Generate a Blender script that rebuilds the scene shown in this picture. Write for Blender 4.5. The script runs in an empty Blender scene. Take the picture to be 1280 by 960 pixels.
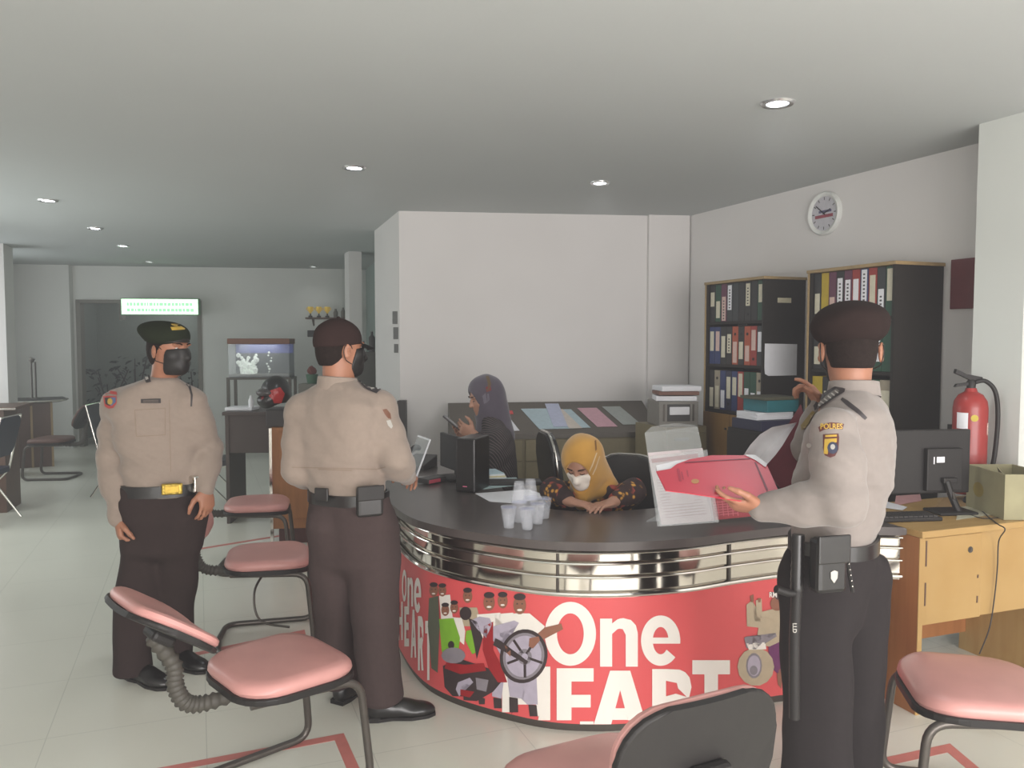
import bpy, bmesh, math, random
import numpy as np
from mathutils import Vector, Matrix, Euler
from mathutils.bvhtree import BVHTree
random.seed(7)
PI = math.pi
D = bpy.data
COL = bpy.context.scene.collection

# ------------------------------------------------------------------ camera, light, exposure
F = 1000.0; CH = 1.6; PITCH = math.atan(55/1000.0)
scene = bpy.context.scene
cam_data = D.cameras.new('camera'); cam = D.objects.new('camera', cam_data); COL.objects.link(cam)
cam.location = (0, 0, CH); cam.rotation_euler = (PI/2-PITCH, 0, 0)
cam_data.sensor_width = 36; cam_data.lens = F/1280*36; cam_data.clip_start = .05
scene.camera = cam
scene.view_settings.view_transform = 'Standard'; scene.view_settings.look = 'None'
scene.view_settings.gamma = 1; scene.view_settings.use_curve_mapping = False
scene.view_settings.exposure = 0.6
W_ = D.worlds.new('world'); scene.world = W_; W_.use_nodes = True
bg = W_.node_tree.nodes['Background']; bg.inputs[0].default_value = (.80, .86, 1, 1); bg.inputs[1].default_value = 1.0

vsc = W_.node_tree.nodes.new('ShaderNodeVolumeScatter'); vsc.inputs['Density'].default_value = .020; vsc.inputs['Anisotropy'].default_value = .2; vsc.inputs['Color'].default_value = (.98, .98, 1, 1)   # faint even haze added to the air to imitate lens glare
W_.node_tree.links.new(vsc.outputs['Volume'], W_.node_tree.nodes['World Output'].inputs['Volume'])

UX = Vector((.931, .365, 0)); UY = Vector((-.365, .931, 0)); RA = math.atan2(.365, .931)   # room axes
H = 2.70
def area(name, loc, ang, sx, sy, power, col, spread=None):
    l = D.lights.new(name, 'AREA'); l.shape = 'RECTANGLE'; l.size = sx; l.size_y = sy; l.energy = power; l.color = col
    o = D.objects.new(name, l); COL.objects.link(o); o.location = loc; o.rotation_euler = (PI/2, 0, ang)
    return o
area('daylight_side_far', Vector((-7.45+.392*(11.8-9.2)-.1, 9.2, 1.5)), RA-PI/2, 2.3, 1.9, 25, (.92, .98, 1))
FW0 = Vector((0, -2.6, 0))                       # a point of the shopfront wall behind the camera
def fw(t, z=0, out=0): return FW0 + UX*t - UY*out + Vector((0, 0, z))
area('daylight_shopfront', fw(2.40, 1.30, .12), RA, 4.4, 2.3, 250, (1, .958, .945))
area('daylight_entrance', fw(-.75, 1.25, .12), RA, 1.1, 2.2, 54, (1, .97, .94))
area('daylight_side', Vector((-7.45+.392*(11.8-5.8)-.1, 5.8, 1.5)), RA-PI/2, 2.8, 1.9, 36, (.95, 1, .98))

# ------------------------------------------------------------------ projection helpers
def ray(px, py):
    a = (px-640)/F; b = (480-py)/F
    return Vector((a, math.cos(PITCH)+b*math.sin(PITCH), -math.sin(PITCH)+b*math.cos(PITCH)))
def P(px, py, Y):
    r = ray(px, py); return Vector((0, 0, CH))+r*(Y/r.y)
def G(px, py, h=0.0):
    r = ray(px, py); return Vector((0, 0, CH))+r*((h-CH)/r.z)

# ------------------------------------------------------------------ materials
def lin(c):
    return tuple(((v/255)/12.92 if v/255 <= .04045 else ((v/255+.055)/1.055)**2.4) for v in c)
MATS = {}
PALE = ('wall_paint', 'ceiling', 'floor', 'paper', 'clear', 'cup', 'chrome', 'steel', 'lamp', 'lit_', 'ring', 'pink_white', 'clock', 'poster_white', 'label', 'countertop', 'tape', 'pink_vinyl', 'poster_red', 'mask_cloth')
def mat(name, rgb, rough=.5, metal=0, noise=.06, scale=30, bump=0, spec=.5, coat=0, emit=0, alpha=1, trans=0, sheen=0):
    if name in MATS: return MATS[name]
    m = D.materials.new(name); m.use_nodes = True; nt = m.node_tree; n = nt.nodes; b = n['Principled BSDF']
    c = lin(rgb)
    if not any(w in name for w in PALE): c = tuple(v*.70 for v in c)
    b.inputs['Roughness'].default_value = rough; b.inputs['Metallic'].default_value = metal
    b.inputs['Specular IOR Level'].default_value = spec; b.inputs['Coat Weight'].default_value = coat
    b.inputs['Sheen Weight'].default_value = sheen
    tc = n.new('ShaderNodeTexCoord'); ns = n.new('ShaderNodeTexNoise'); ns.inputs['Scale'].default_value = scale
    ns.inputs['Detail'].default_value = 4
    nt.links.new(tc.outputs['Object'], ns.inputs['Vector'])
    rp = n.new('ShaderNodeValToRGB'); rp.color_ramp.elements[0].position = .3; rp.color_ramp.elements[1].position = .7
    rp.color_ramp.elements[0].color = (*[max(0, v*(1-noise)) for v in c], 1)
    rp.color_ramp.elements[1].color = (*[min(1, v*(1+noise)) for v in c], 1)
    nt.links.new(ns.outputs['Fac'], rp.inputs['Fac']); nt.links.new(rp.outputs['Color'], b.inputs['Base Color'])
    if bump:
        bp = n.new('ShaderNodeBump'); bp.inputs['Strength'].default_value = bump; bp.inputs['Distance'].default_value = .004
        nt.links.new(ns.outputs['Fac'], bp.inputs['Height']); nt.links.new(bp.outputs['Normal'], b.inputs['Normal'])
    if emit:
        nt.links.new(rp.outputs['Color'], b.inputs['Emission Color']); b.inputs['Emission Strength'].default_value = emit
    if alpha < 1: b.inputs['Alpha'].default_value = alpha
    if trans: b.inputs['Transmission Weight'].default_value = trans
    MATS[name] = m
    return m
def wood(name, c1, c2, rough=.4, sc=6, rot=0):
    m = mat(name, c1, rough, noise=0, scale=sc); nt = m.node_tree; n = nt.nodes; b = n['Principled BSDF']
    tc = [x for x in n if x.type == 'TEX_COORD'][0]; ns = [x for x in n if x.type == 'TEX_NOISE'][0]; rp = [x for x in n if x.type == 'VALTORGB'][0]
    mp = n.new('ShaderNodeMapping'); mp.inputs['Scale'].default_value = (1, 8, 1) if rot == 0 else (8, 8, .8)
    nt.links.new(tc.outputs['Object'], mp.inputs['Vector']); nt.links.new(mp.outputs['Vector'], ns.inputs['Vector'])
    rp.color_ramp.elements[0].color = (*[v*.72 for v in lin(c1)], 1); rp.color_ramp.elements[1].color = (*[v*.72 for v in lin(c2)], 1)
    return m

M_wall = mat('white_wall_paint', (222, 219, 217), .75, noise=.015, scale=3)
M_wallg = mat('green_reflection_wall_paint', (160, 176, 170), .7, noise=.02, scale=3)  # green glass reflection put into the wall colour
M_wallf = mat('far_wall_paint', (218, 220, 216), .75, noise=.015, scale=3)
M_ceil = mat('ceiling_paint', (190, 194, 193), .85, noise=.01, scale=2)
M_tape = mat('red_floor_tape', (206, 126, 118), .5, noise=.05)
M_black = mat('black_plastic', (42, 39, 38), .5, spec=.35)
M_blk2 = mat('black_laminate', (46, 41, 37), .6, noise=.1, spec=.3)
M_dark = mat('dark_grey_plastic', (66, 63, 62), .45)
M_chrome = mat('chrome', (225, 222, 216), .12, 1, noise=.01)
M_steel = mat('polished_steel', (205, 198, 188), .09, 1, noise=.01, scale=4)
M_pink = mat('pink_vinyl', (203, 148, 142), .36, noise=.05, scale=9, spec=.45)
M_frame = mat('dark_frame_metal', (104, 98, 92), .35, .6)
M_rub = mat('grey_corrugated_rubber', (84, 80, 72), .6)
M_top = mat('dark_countertop', (76, 69, 67), .28, noise=.05, scale=14, spec=.6)
M_white = mat('white_paper', (228, 228, 232), .6, noise=.02)
M_grey = mat('grey_plastic', (140, 136, 126), .5)
M_red = mat('poster_red', (216, 86, 88), .45, noise=.02, scale=3)
M_pwhite = mat('poster_white', (236, 230, 222), .45, noise=.01)
M_skin = mat('warm_brown_skin', (186, 128, 100), .5, noise=.05, scale=24)
M_skin2 = mat('light_brown_skin', (196, 146, 122), .5, noise=.04, scale=24)
M_hair = mat('black_hair', (42, 32, 29), .85, noise=.25, scale=140, bump=.3, spec=.15)
M_khaki = mat('khaki_shirt_cloth', (168, 151, 138), .85, noise=.035, scale=60, bump=.12, sheen=.2)
M_khaki2 = mat('grey_khaki_shirt_cloth', (158, 148, 142), .85, noise=.035, scale=60, bump=.12, sheen=.2)
M_trou = mat('dark_brown_trouser_cloth', (82, 68, 67), .9, noise=.06, scale=50, bump=.12, spec=.2)
M_trou2 = mat('black_trouser_cloth', (50, 45, 46), .9, noise=.06, scale=50, bump=.12, spec=.2)
M_leather = mat('black_leather', (25, 23, 23), .3, noise=.1, scale=40, spec=.7)
M_gold = mat('gold_metal', (205, 170, 70), .35, .7, noise=.2, scale=90)
M_wood = wood('light_oak_laminate', (208, 170, 108), (196, 156, 92), .4, 4)
M_woodo = wood('orange_oak_laminate', (186, 124, 72), (172, 112, 62), .45, 4, 1)
M_ochre = wood('ochre_cupboard_laminate', (158, 118, 56), (146, 106, 48), .5, 4)
M_olive = mat('olive_laminate', (140, 128, 96), .5)
M_brown = wood('brown_laminate', (112, 82, 66), (98, 70, 56), .45, 5)
M_edge = mat('beige_edge_band', (186, 158, 112), .45)

# ------------------------------------------------------------------ object helpers
def MW(o):
    m = o.matrix_basis.copy(); p = o.parent
    while p: m = p.matrix_basis @ m; p = p.parent
    return m
def tag(o, label=None, cat=None, group=None, kind=None):
    if label: o['label'] = label
    if cat: o['category'] = cat
    if group: o['group'] = group
    if kind: o['kind'] = kind
    return o
def thing(name, label, cat, loc=(0, 0, 0), rz=0, group=None):
    o = D.objects.new(name, None); COL.objects.link(o); o.empty_display_size = .1
    o.location = loc; o.rotation_euler = (0, 0, rz)
    return tag(o, label, cat, group)
def link(name, me, m, parent=None, world=False, base=None, smooth=False):
    o = D.objects.new(name, me); COL.objects.link(o)
    for mm in (m if isinstance(m, (list, tuple)) else [m]): me.materials.append(mm)
    if base is not None: o.location = base
    if parent: o.parent = parent
    if world: me.transform(MW(o).inverted())
    if smooth:
        for p in me.polygons: p.use_smooth = True
    return o
def obj(name, bm, m, parent=None, world=False, base=None, smooth=False, auto=True):
    me = D.meshes.new(name)
    bmesh.ops.recalc_face_normals(bm, faces=bm.faces)
    if smooth:
        for f in bm.faces: f.smooth = True
        if auto:
            for e in bm.edges:
                if len(e.link_faces) == 2 and e.calc_face_angle(0) > .7: e.smooth = False
    bm.to_mesh(me); bm.free()
    return link(name, me, m, parent, world, base)
def struct(name, bm, m, smooth=False):
    o = obj(name, bm, m, smooth=smooth); o['kind'] = 'structure'; return o
def BM(): return bmesh.new()
def T(loc=(0, 0, 0), rot=(0, 0, 0)): return Matrix.Translation(Vector(loc)) @ Euler(rot).to_matrix().to_4x4()
def frame(o, x, y, z): 
    m = Matrix.Identity(4)
    for i, v in enumerate((x, y, z)): m.col[i][:3] = v
    m.col[3][:3] = o
    return m
def merge(bm, t, mx=None, mi=0):
    if mx is not None: bmesh.ops.transform(t, matrix=mx, verts=t.verts)
    vs = [bm.verts.new(v.co) for v in t.verts]
    t.verts.index_update()
    for f in t.faces:
        try: nf = bm.faces.new([vs[v.index] for v in f.verts]); nf.material_index = mi
        except ValueError: pass
    t.free()
def box(bm, lo, hi, bev=0, mx=None, mi=0, seg=2):
    t = bmesh.new(); bmesh.ops.create_cube(t, size=1)
    s = [hi[i]-lo[i] for i in range(3)]; c = [(hi[i]+lo[i])/2 for i in range(3)]
    for v in t.verts: v.co = Vector((v.co[0]*s[0]+c[0], v.co[1]*s[1]+c[1], v.co[2]*s[2]+c[2]))
    if bev: bmesh.ops.bevel(t, geom=t.edges[:], offset=min(bev, min(abs(x) for x in s)*.45), segments=seg, affect='EDGES', profile=.5)
    merge(bm, t, mx, mi)
def cyl(bm, a, b, r, r2=None, n=20, mi=0, cap=True):
    a = Vector(a); b = Vector(b); r2 = r if r2 is None else r2
    t = bmesh.new(); bmesh.ops.create_cone(t, cap_ends=cap, segments=n, radius1=r, radius2=r2, depth=(b-a).length)
    q = (b-a).to_track_quat('Z', 'Y').to_matrix().to_4x4()
    merge(bm, t, Matrix.Translation((a+b)/2) @ q, mi)
def catmull(pts, n=8, closed=False):
    pts = [Vector(p) for p in pts]; out = []; N = len(pts)
    rng = range(N) if closed else range(N-1)
    for i in rng:
        if closed: p0, p1, p2, p3 = pts[(i-1) % N], pts[i], pts[(i+1) % N], pts[(i+2) % N]
        else: p0, p1, p2, p3 = pts[max(i-1, 0)], pts[i], pts[i+1], pts[min(i+2, N-1)]
        for k in range(n):
            t = k/n
            out.append(.5*((2*p1)+(p2-p0)*t+(2*p0-5*p1+4*p2-p3)*t*t+(3*p1-p0-3*p2+p3)*t**3))
    if not closed: out.append(pts[-1])
    return out
def tube(bm, pts, r, n=10, mi=0, closed=False, rads=None):
    pts = [Vector(p) for p in pts]; N = len(pts); rings = []; up = None
    for i, p in enumerate(pts):
        if closed: d = pts[(i+1) % N]-pts[i-1]
        else: d = pts[min(i+1, N-1)]-pts[max(i-1, 0)]
        if d.length < 1e-9: d = Vector((0, 0, 1))
        d.normalize()
        if up is None: up = Vector((0, 0, 1)) if abs(d.z) < .9 else Vector((1, 0, 0))
        s = d.cross(up); s.normalize(); up = s.cross(d).normalized()
        rr = rads[i] if rads else r
        rings.append([bm.verts.new(p+(s*math.cos(2*PI*k/n)+up*math.sin(2*PI*k/n))*rr) for k in range(n)])
    for i in range(N if closed else N-1):
        A, B = rings[i], rings[(i+1) % N]
        for k in range(n):
            f = bm.faces.new([A[k], A[(k+1) % n], B[(k+1) % n], B[k]]); f.material_index = mi
    if not closed:
        for R in (rings[0], rings[-1]):
            f = bm.faces.new(R); f.material_index = mi
def round_path(pts, r, n=6):
    """polyline with rounded corners"""
    pts = [Vector(p) for p in pts]; out = [pts[0]]
    for i in range(1, len(pts)-1):
        a, b, c = pts[i-1], pts[i], pts[i+1]
        d1 = (a-b); d2 = (c-b); rr = min(r, d1.length*.48, d2.length*.48)
        p1 = b+d1.normalized()*rr; p2 = b+d2.normalized()*rr
        for k in range(n+1):
            t = k/n; out.append(p1*(1-t)**2+b*2*t*(1-t)+p2*t*t)
    out.append(pts[-1]); return out
def lathe(bm, prof, c=(0, 0, 0), n=28, mi=0, mx=None):
    t = bmesh.new(); rings = []
    for r, z in prof:
        rings.append([t.verts.new((c[0]+max(r, 1e-4)*math.cos(2*PI*k/n), c[1]+max(r, 1e-4)*math.sin(2*PI*k/n), c[2]+z)) for k in range(n)])
    for A, B in zip(rings, rings[1:]):
        for k in range(n): t.faces.new([A[k], A[(k+1) % n], B[(k+1) % n], B[k]])
    merge(bm, t, mx, mi)
def prism(bm, poly, z0, z1, mx=None, mi=0, bev=0):
    t = bmesh.new()
    A = [t.verts.new((p[0], p[1], z0)) for p in poly]; B = [t.verts.new((p[0], p[1], z1)) for p in poly]
    t.faces.new(A[::-1]); t.faces.new(B); n = len(poly)
    for i in range(n): t.faces.new([A[i], A[(i+1) % n], B[(i+1) % n], B[i]])
    if bev:
        es = [e for e in t.edges if abs(e.verts[0].co.z-e.verts[1].co.z) < 1e-9]
        bmesh.ops.bevel(t, geom=es, offset=bev, segments=3, affect='EDGES', profile=.5)
    merge(bm, t, mx, mi)
def quadslab(bm, p, th, mi=0):
    """a thin slab under four world points"""
    p = [Vector(q) for q in p]; n = (p[1]-p[0]).cross(p[3]-p[0]).normalized()*th
    A = [bm.verts.new(q) for q in p]; B = [bm.verts.new(q-n) for q in p]
    fs = [bm.faces.new(A), bm.faces.new(B[::-1])]
    for i in range(4): fs.append(bm.faces.new([A[i], B[i], B[(i+1) % 4], A[(i+1) % 4]]))
    for f in fs: f.material_index = mi
def rrect(w, h, r, n=5, cx=0, cy=0):
    out = []
    for sx, sy, a0 in ((1, 1, 0), (-1, 1, 90), (-1, -1, 180), (1, -1, 270)):
        for k in range(n+1):
            a = math.radians(a0+90*k/n); out.append((cx+sx*(w/2-r)+r*math.cos(a), cy+sy*(h/2-r)+r*math.sin(a)))
    return out
def copy_tree(o, parent=None):
    c = o.copy(); COL.objects.link(c); c.parent = parent
    for ch in [x for x in D.objects if x.parent == o]: copy_tree(ch, c)
    return c
def bvh_of(*obs):
    vs = []; fs = []
    for o in obs:
        m = MW(o); k = len(vs)
        vs += [m @ v.co for v in o.data.vertices]; fs += [[k+i for i in p.vertices] for p in o.data.polygons]
    return BVHTree.FromPolygons(vs, fs)

# ------------------------------------------------------------------ writing and flat prints laid on a surface
def glyphs(txt, x0, y0, x1, y1, bold=.03, tf=None):
    c = D.curves.new('t', 'FONT'); c.body = txt; c.offset = bold; c.resolution_u = 3
    o = D.objects.new('t', c); COL.objects.link(o)
    dg = bpy.context.evaluated_depsgraph_get(); me = D.meshes.new_from_object(o.evaluated_get(dg))
    V = [v.co.copy() for v in me.vertices]; Fc = [list(p.vertices) for p in me.polygons]
    D.objects.remove(o); D.curves.remove(c); D.meshes.remove(me)
    a = min(v.x for v in V); b = max(v.x for v in V); lo = min(v.y for v in V); hi = max(v.y for v in V)
    out = []
    for v in V:
        u = (v.x-a)/max(b-a, 1e-6); w = (v.y-lo)/max(hi-lo, 1e-6)
        q = (x0+(x1-x0)*u, y1+(y0-y1)*w)
        out.append(tf(u, w) if tf else q)
    return out, Fc
def poly_letter(ch, x0, y0, x1, y1):
    w = x1-x0; h = y1-y0; q = lambda l: [(x0+w*x, y0+h*y) for x, y in l]
    if ch == 'O' or ch == 'e':
        n = 40; V = []; Fc = []; a0, a1 = (0, 2*PI) if ch == 'O' else (0.0, 2*PI*.885)
        ix, iy = (.26, .32) if ch == 'O' else (.20, .27)
        for k in range(n+1):
            t = a0+(a1-a0)*k/n; c, s = math.cos(t), -math.sin(t); V += [(x0+w*(.5+.5*c), y0+h*(.5+.5*s)), (x0+w*(.5+ix*c), y0+h*(.5+iy*s))]
        for k in range(n): Fc.append([2*k, 2*k+1, 2*k+3, 2*k+2])
        if ch == 'O': return [(V, Fc)]
        return [(V, Fc), q([(.25, .44), (1.0, .44), (1.0, .56), (.25, .56)])]
    if ch == 'n':
        return [q([(0, 0), (.32, 0), (.32, 1), (0, 1)]), q([(.32, .10), (.45, .02), (.52, 0), (.52, .21), (.46, .22), (.32, .32)]), q([(.52, 0), (.62, -.01), (.82, .03), (.95, .14), (1, .30), (.68, .34), (.60, .22), (.52, .21)]), q([(.68, .34), (1, .30), (1, 1), (.68, 1)])]
    return {'H': [q([(0, 0), (.30, 0), (.30, 1), (0, 1)]), q([(.70, 0), (1, 0), (1, 1), (.70, 1)]), q([(.30, .4), (.70, .4), (.70, .6), (.30, .6)])],
            'E': [q([(0, 0), (.4, 0), (.4, 1), (0, 1)]), q([(.4, 0), (1, 0), (1, .2), (.4, .2)]), q([(.4, .4), (.92, .4), (.92, .59), (.4, .59)]), q([(.4, .8), (1, .8), (1, 1), (.4, 1)])],
            'A': [q([(.33, 0), (.5, 0), (.5, .30), (.30, 1), (0, 1)]), q([(.5, 0), (.67, 0), (1, 1), (.70, 1), (.5, .30)]), q([(.42, .58), (.58, .58), (.63, .76), (.37, .76)])],
            'R': [q([(0, 0), (.35, 0), (.35, 1), (0, 1)]), q([(.35, 0), (.7, .01), (.84, .05), (.66, .22), (.35, .18)]), q([(.84, .05), (.95, .13), (1, .28), (.93, .46), (.66, .30), (.62, .2)]), q([(.93, .44), (.75, .57), (.35, .6), (.35, .42), (.6, .38)]), q([(.42, .58), (.76, .54), (1, 1), (.64, 1)])],
            'T': [q([(0, 0), (1, 0), (1, .21), (0, .21)]), q([(.32, .21), (.68, .21), (.68, 1), (.32, 1)])],
            '.': [q([(0, 0), (1, 0), (1, 1), (0, 1)])]}[ch]
def decal(name, items, mats, parent, bvh, step=6, eps=.0012, base=None, layer=.0004):
    """items: (polygon in photo pixels or (verts, faces), material index[, layer]). Each is cast from the viewpoint on to a real surface and lies on it."""
    bm = BM(); o = Vector((0, 0, CH))
    for it in items:
        g, mi = it[0], it[1]; ly = it[2] if len(it) > 2 else 0
        t = bmesh.new()
        if isinstance(g, tuple) and len(g) == 2 and isinstance(g[1], list) and isinstance(g[1][0], list):
            vs = [t.verts.new((v[0], v[1], 0)) for v in g[0]]
            for f in g[1]:
                try: t.faces.new([vs[i] for i in f])
                except ValueError: pass
        else:
            t.faces.new([t.verts.new((p[0], p[1], 0)) for p in g])
            bmesh.ops.triangulate(t, faces=t.faces[:])
        for ax in (0, 1):
            lo = min(v.co[ax] for v in t.verts); hi = max(v.co[ax] for v in t.verts)
            k = math.floor(lo/step)+1
            while k*step < hi:
                n = [0, 0, 0]; n[ax] = 1; c = [0, 0, 0]; c[ax] = k*step
                bmesh.ops.bisect_plane(t, geom=t.verts[:]+t.edges[:]+t.faces[:], plane_co=c, plane_no=n, dist=1e-5)
                k += 1
        bad = []
        for v in t.verts:
            d = ray(v.co.x, v.co.y).normalized(); h = bvh.ray_cast(o, d)
            if h[0] is None: bad.append(v); continue
            nn = h[1] if h[1].dot(d) < 0 else -h[1]
            v.co = h[0]+nn*(eps+ly*layer)
        if bad: bmesh.ops.delete(t, geom=bad, context='VERTS')
        merge(bm, t, None, mi)
    if not bm.faces: bm.free(); return None
    me = D.meshes.new(name); bm.to_mesh(me); bm.free()
    return link(name, me, mats, parent, True, base)
def ellp(cx, cy, rx, ry, n=14, a=0):
    return [(cx+rx*math.cos(2*PI*k/n)*math.cos(a)-ry*math.sin(2*PI*k/n)*math.sin(a), cy+rx*math.cos(2*PI*k/n)*math.sin(a)+ry*math.sin(2*PI*k/n)*math.cos(a)) for k in range(n)]

# ------------------------------------------------------------------ smooth bodies: distance fields turned into one skin
class Field:
    def __init__(s, lo, hi, h):
        s.lo = np.array(lo, float); s.h = h; s.n = np.maximum(np.ceil((np.array(hi)-s.lo)/h).astype(int)+1, 4)
        s.ax = [(s.lo[i]+h*np.arange(s.n[i])).astype(np.float32) for i in range(3)]
        s.V = np.full(s.n, 1.0, np.float32)
    def _sl(s, lo, hi, pad):
        sl = []
        for i in range(3):
            a = int(max(0, math.floor((lo[i]-pad-s.lo[i])/s.h))); b = int(min(s.n[i], math.ceil((hi[i]+pad-s.lo[i])/s.h)+1))
            if b <= a: return None, None
            sl.append(slice(a, b))
        g = (s.ax[0][sl[0]][:, None, None], s.ax[1][sl[1]][None, :, None], s.ax[2][sl[2]][None, None, :])
        return tuple(sl), g
    def put(s, fn, lo, hi, k=.01, op='add'):
        sl, g = s._sl(lo, hi, k+.025)
        if sl is None: return
        d = fn(*g); a = s.V[sl]
        if op == 'sub':
            d = -d; hh = np.clip(.5+.5*(d-a)/k, 0, 1); s.V[sl] = a+(d-a)*hh+k*hh*(1-hh); return
        hh = np.clip(.5+.5*(d-a)/k, 0, 1)
        s.V[sl] = d+(a-d)*hh-k*hh*(1-hh)
    def cone(s, a, b, ra, rb, k=.01, flat=None, op='add'):
        a = np.array(a, float); b = np.array(b, float); r = max(ra, rb)*1.1; ab = b-a; L = float(ab@ab)+1e-12
        def fn(x, y, z):
            px, py, pz = x-a[0], y-a[1], z-a[2]
            t = np.clip((px*ab[0]+py*ab[1]+pz*ab[2])/L, 0, 1)
            qx, qy, qz = px-t*ab[0], py-t*ab[1], pz-t*ab[2]
            if flat is not None:
                n, sc = flat; dn = (qx*n[0]+qy*n[1]+qz*n[2])*(1/sc-1)
                qx = qx+n[0]*dn; qy = qy+n[1]*dn; qz = qz+n[2]*dn
            return (np.sqrt(qx*qx+qy*qy+qz*qz)-(ra+(rb-ra)*t))*(1 if flat is None else min(1, flat[1]))
        s.put(fn, np.minimum(a, b)-r, np.maximum(a, b)+r, k, op)
    def chain(s, pts, rads, k=.01, flat=None):
        for i in range(len(pts)-1): s.cone(pts[i], pts[i+1], rads[i], rads[i+1], k, flat)
    def ell(s, c, r, fr=None, k=.01, op='add'):
        c = np.array(c, float); R = np.eye(3) if fr is None else np.array([list(v) for v in fr], float); m = max(r)
        def fn(x, y, z):
            px, py, pz = x-c[0], y-c[1], z-c[2]
            l = [(R[i, 0]*px+R[i, 1]*py+R[i, 2]*pz) for i in range(3)]
            k0 = np.sqrt(sum((l[i]/r[i])**2 for i in range(3))); k1 = np.sqrt(sum((l[i]/(r[i]*r[i]))**2 for i in range(3)))+1e-6
            return k0*(k0-1)/k1
        s.put(fn, c-m, c+m, k, op)
    def sect(s, S, k=.01, rnd=.01):
        """S: rows (x, y, z, half width, half depth, angle of the front) from bottom to top"""
        A = np.array(S, float); A = A[np.argsort(A[:, 2])]
        zs = A[:, 2]; m = A[:, 3:5].max()
        zz = np.linspace(zs[0], zs[-1], 200)
        def sm(col):
            v = np.interp(zz, zs, A[:, col]); w = 9; return np.convolve(np.pad(v, (w//2, w//2), 'edge'), np.ones(w)/w, 'valid')
        C = [sm(i) for i in (0, 1, 3, 4, 5)]
        def fn(x, y, z):
            cx, cy, a, b, th = [np.interp(z, zz, c).astype(np.float32) for c in C]
            px, py = x-cx, y-cy; f0, f1 = np.cos(th), np.sin(th)
            v = px*f0+py*f1; u = px*f1-py*f0
            a = a-rnd; b = b-rnd
            e = (np.abs(u/a)**2.3+np.abs(v/b)**2.3)**(1/2.3)
            d = (e-1)*np.minimum(a, b)
            dz = np.maximum(zs[0]+rnd-z, z-zs[-1]+rnd)
            return np.minimum(np.maximum(d, dz), 0)+np.sqrt(np.maximum(d, 0)**2+np.maximum(dz, 0)**2)-rnd
        s.put(fn, (A[:, 0].min()-m, A[:, 1].min()-m, zs[0]), (A[:, 0].max()+m, A[:, 1].max()+m, zs[-1]), k)
    def half(s, p, n, lo=None, hi=None):
        """keep only the side the normal points away from"""
        g = (s.ax[0][:, None, None], s.ax[1][None, :, None], s.ax[2][None, None, :])
        s.V = np.maximum(s.V, (g[0]-p[0])*n[0]+(g[1]-p[1])*n[1]+(g[2]-p[2])*n[2]).astype(np.float32)
    def folds(s, amp, freq, seed=0, lo=None, hi=None, dirv=(0, 0, 1)):
        rg = random.Random(seed); g = (s.ax[0][:, None, None], s.ax[1][None, :, None], s.ax[2][None, None, :])
        tot = 0
        for i in range(5):
            v = [rg.uniform(-1, 1)*.7+dirv[j]*rg.uniform(.4, 1.2) for j in range(3)]; f = freq*rg.uniform(.6, 1.6); ph = rg.uniform(0, 6)
            w = [rg.uniform(-1, 1) for j in range(3)]
            tot = tot+np.sin(f*(g[0]*v[0]+g[1]*v[1]+g[2]*v[2])+ph+1.6*np.sin(freq*.5*(g[0]*w[0]+g[1]*w[1]+g[2]*w[2])+ph))
        s.V = (s.V+amp*tot/5*2).astype(np.float32)
    def mesh(s, name, mats, parent=None, smooth=1):
        V = s.V; V[0], V[-1] = 1, 1; V[:, 0], V[:, -1] = 1, 1; V[:, :, 0], V[:, :, -1] = 1, 1
        I = V < 0
        c = [I[i:I.shape[0]-1+i, j:I.shape[1]-1+j, k:I.shape[2]-1+k] for i in (0, 1) for j in (0, 1) for k in (0, 1)]
        cnt = sum(x.astype(np.int8) for x in c); act = (cnt > 0) & (cnt < 8)
        idx = np.argwhere(act); ids = np.full(act.shape, -1, np.int32); ids[act] = np.arange(len(idx))
        offs = [(i, j, k) for i in (0, 1) for j in (0, 1) for k in (0, 1)]
        val = np.stack([V[idx[:, 0]+o[0], idx[:, 1]+o[1], idx[:, 2]+o[2]] for o in offs], 1)
        acc = np.zeros((len(idx), 3)); n = np.zeros(len(idx))
        for a in range(8):
            for b in range(a+1, 8):
                oa, ob = np.array(offs[a]), np.array(offs[b])
                if np.abs(oa-ob).sum() != 1: continue
                va, vb = val[:, a], val[:, b]; m = (va < 0) != (vb < 0); t = np.where(m, va/np.where(m, va-vb, 1), 0)
                acc += np.where(m[:, None], oa+(ob-oa)*t[:, None], 0); n += m
        vert = (idx+acc/n[:, None])*s.h+s.lo
        Q = []
        for ax in range(3):
            sl0 = [slice(1, -1)]*3; a = list(sl0); b = list(sl0)
            A = I[1:-1, 1:-1, 1:-1]; sh = [slice(1, -1)]*3; sh[ax] = slice(2, None); B = I[tuple(sh)]
            e = np.argwhere(A != B)+1
            if not len(e): continue
            ina = I[e[:, 0], e[:, 1], e[:, 2]]
            u, v = [(1, 2), (2, 0), (0, 1)][ax]
            du = np.zeros(3, int); du[u] = 1; dv = np.zeros(3, int); dv[v] = 1
            q = []
            for w in (-du-dv, -dv, 0*du, -du):
                p = e+w; ok = np.all(p >= 0, 1) & np.all(p < np.array(ids.shape), 1); p = np.clip(p, 0, np.array(ids.shape)-1)
                q.append(np.where(ok, ids[p[:, 0], p[:, 1], p[:, 2]], -1))
            q = np.stack(q, 1); q = np.where(ina[:, None], q, q[:, ::-1]); q = q[(q >= 0).all(1)]
            Q.append(q)
        Q = np.concatenate(Q)
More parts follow.
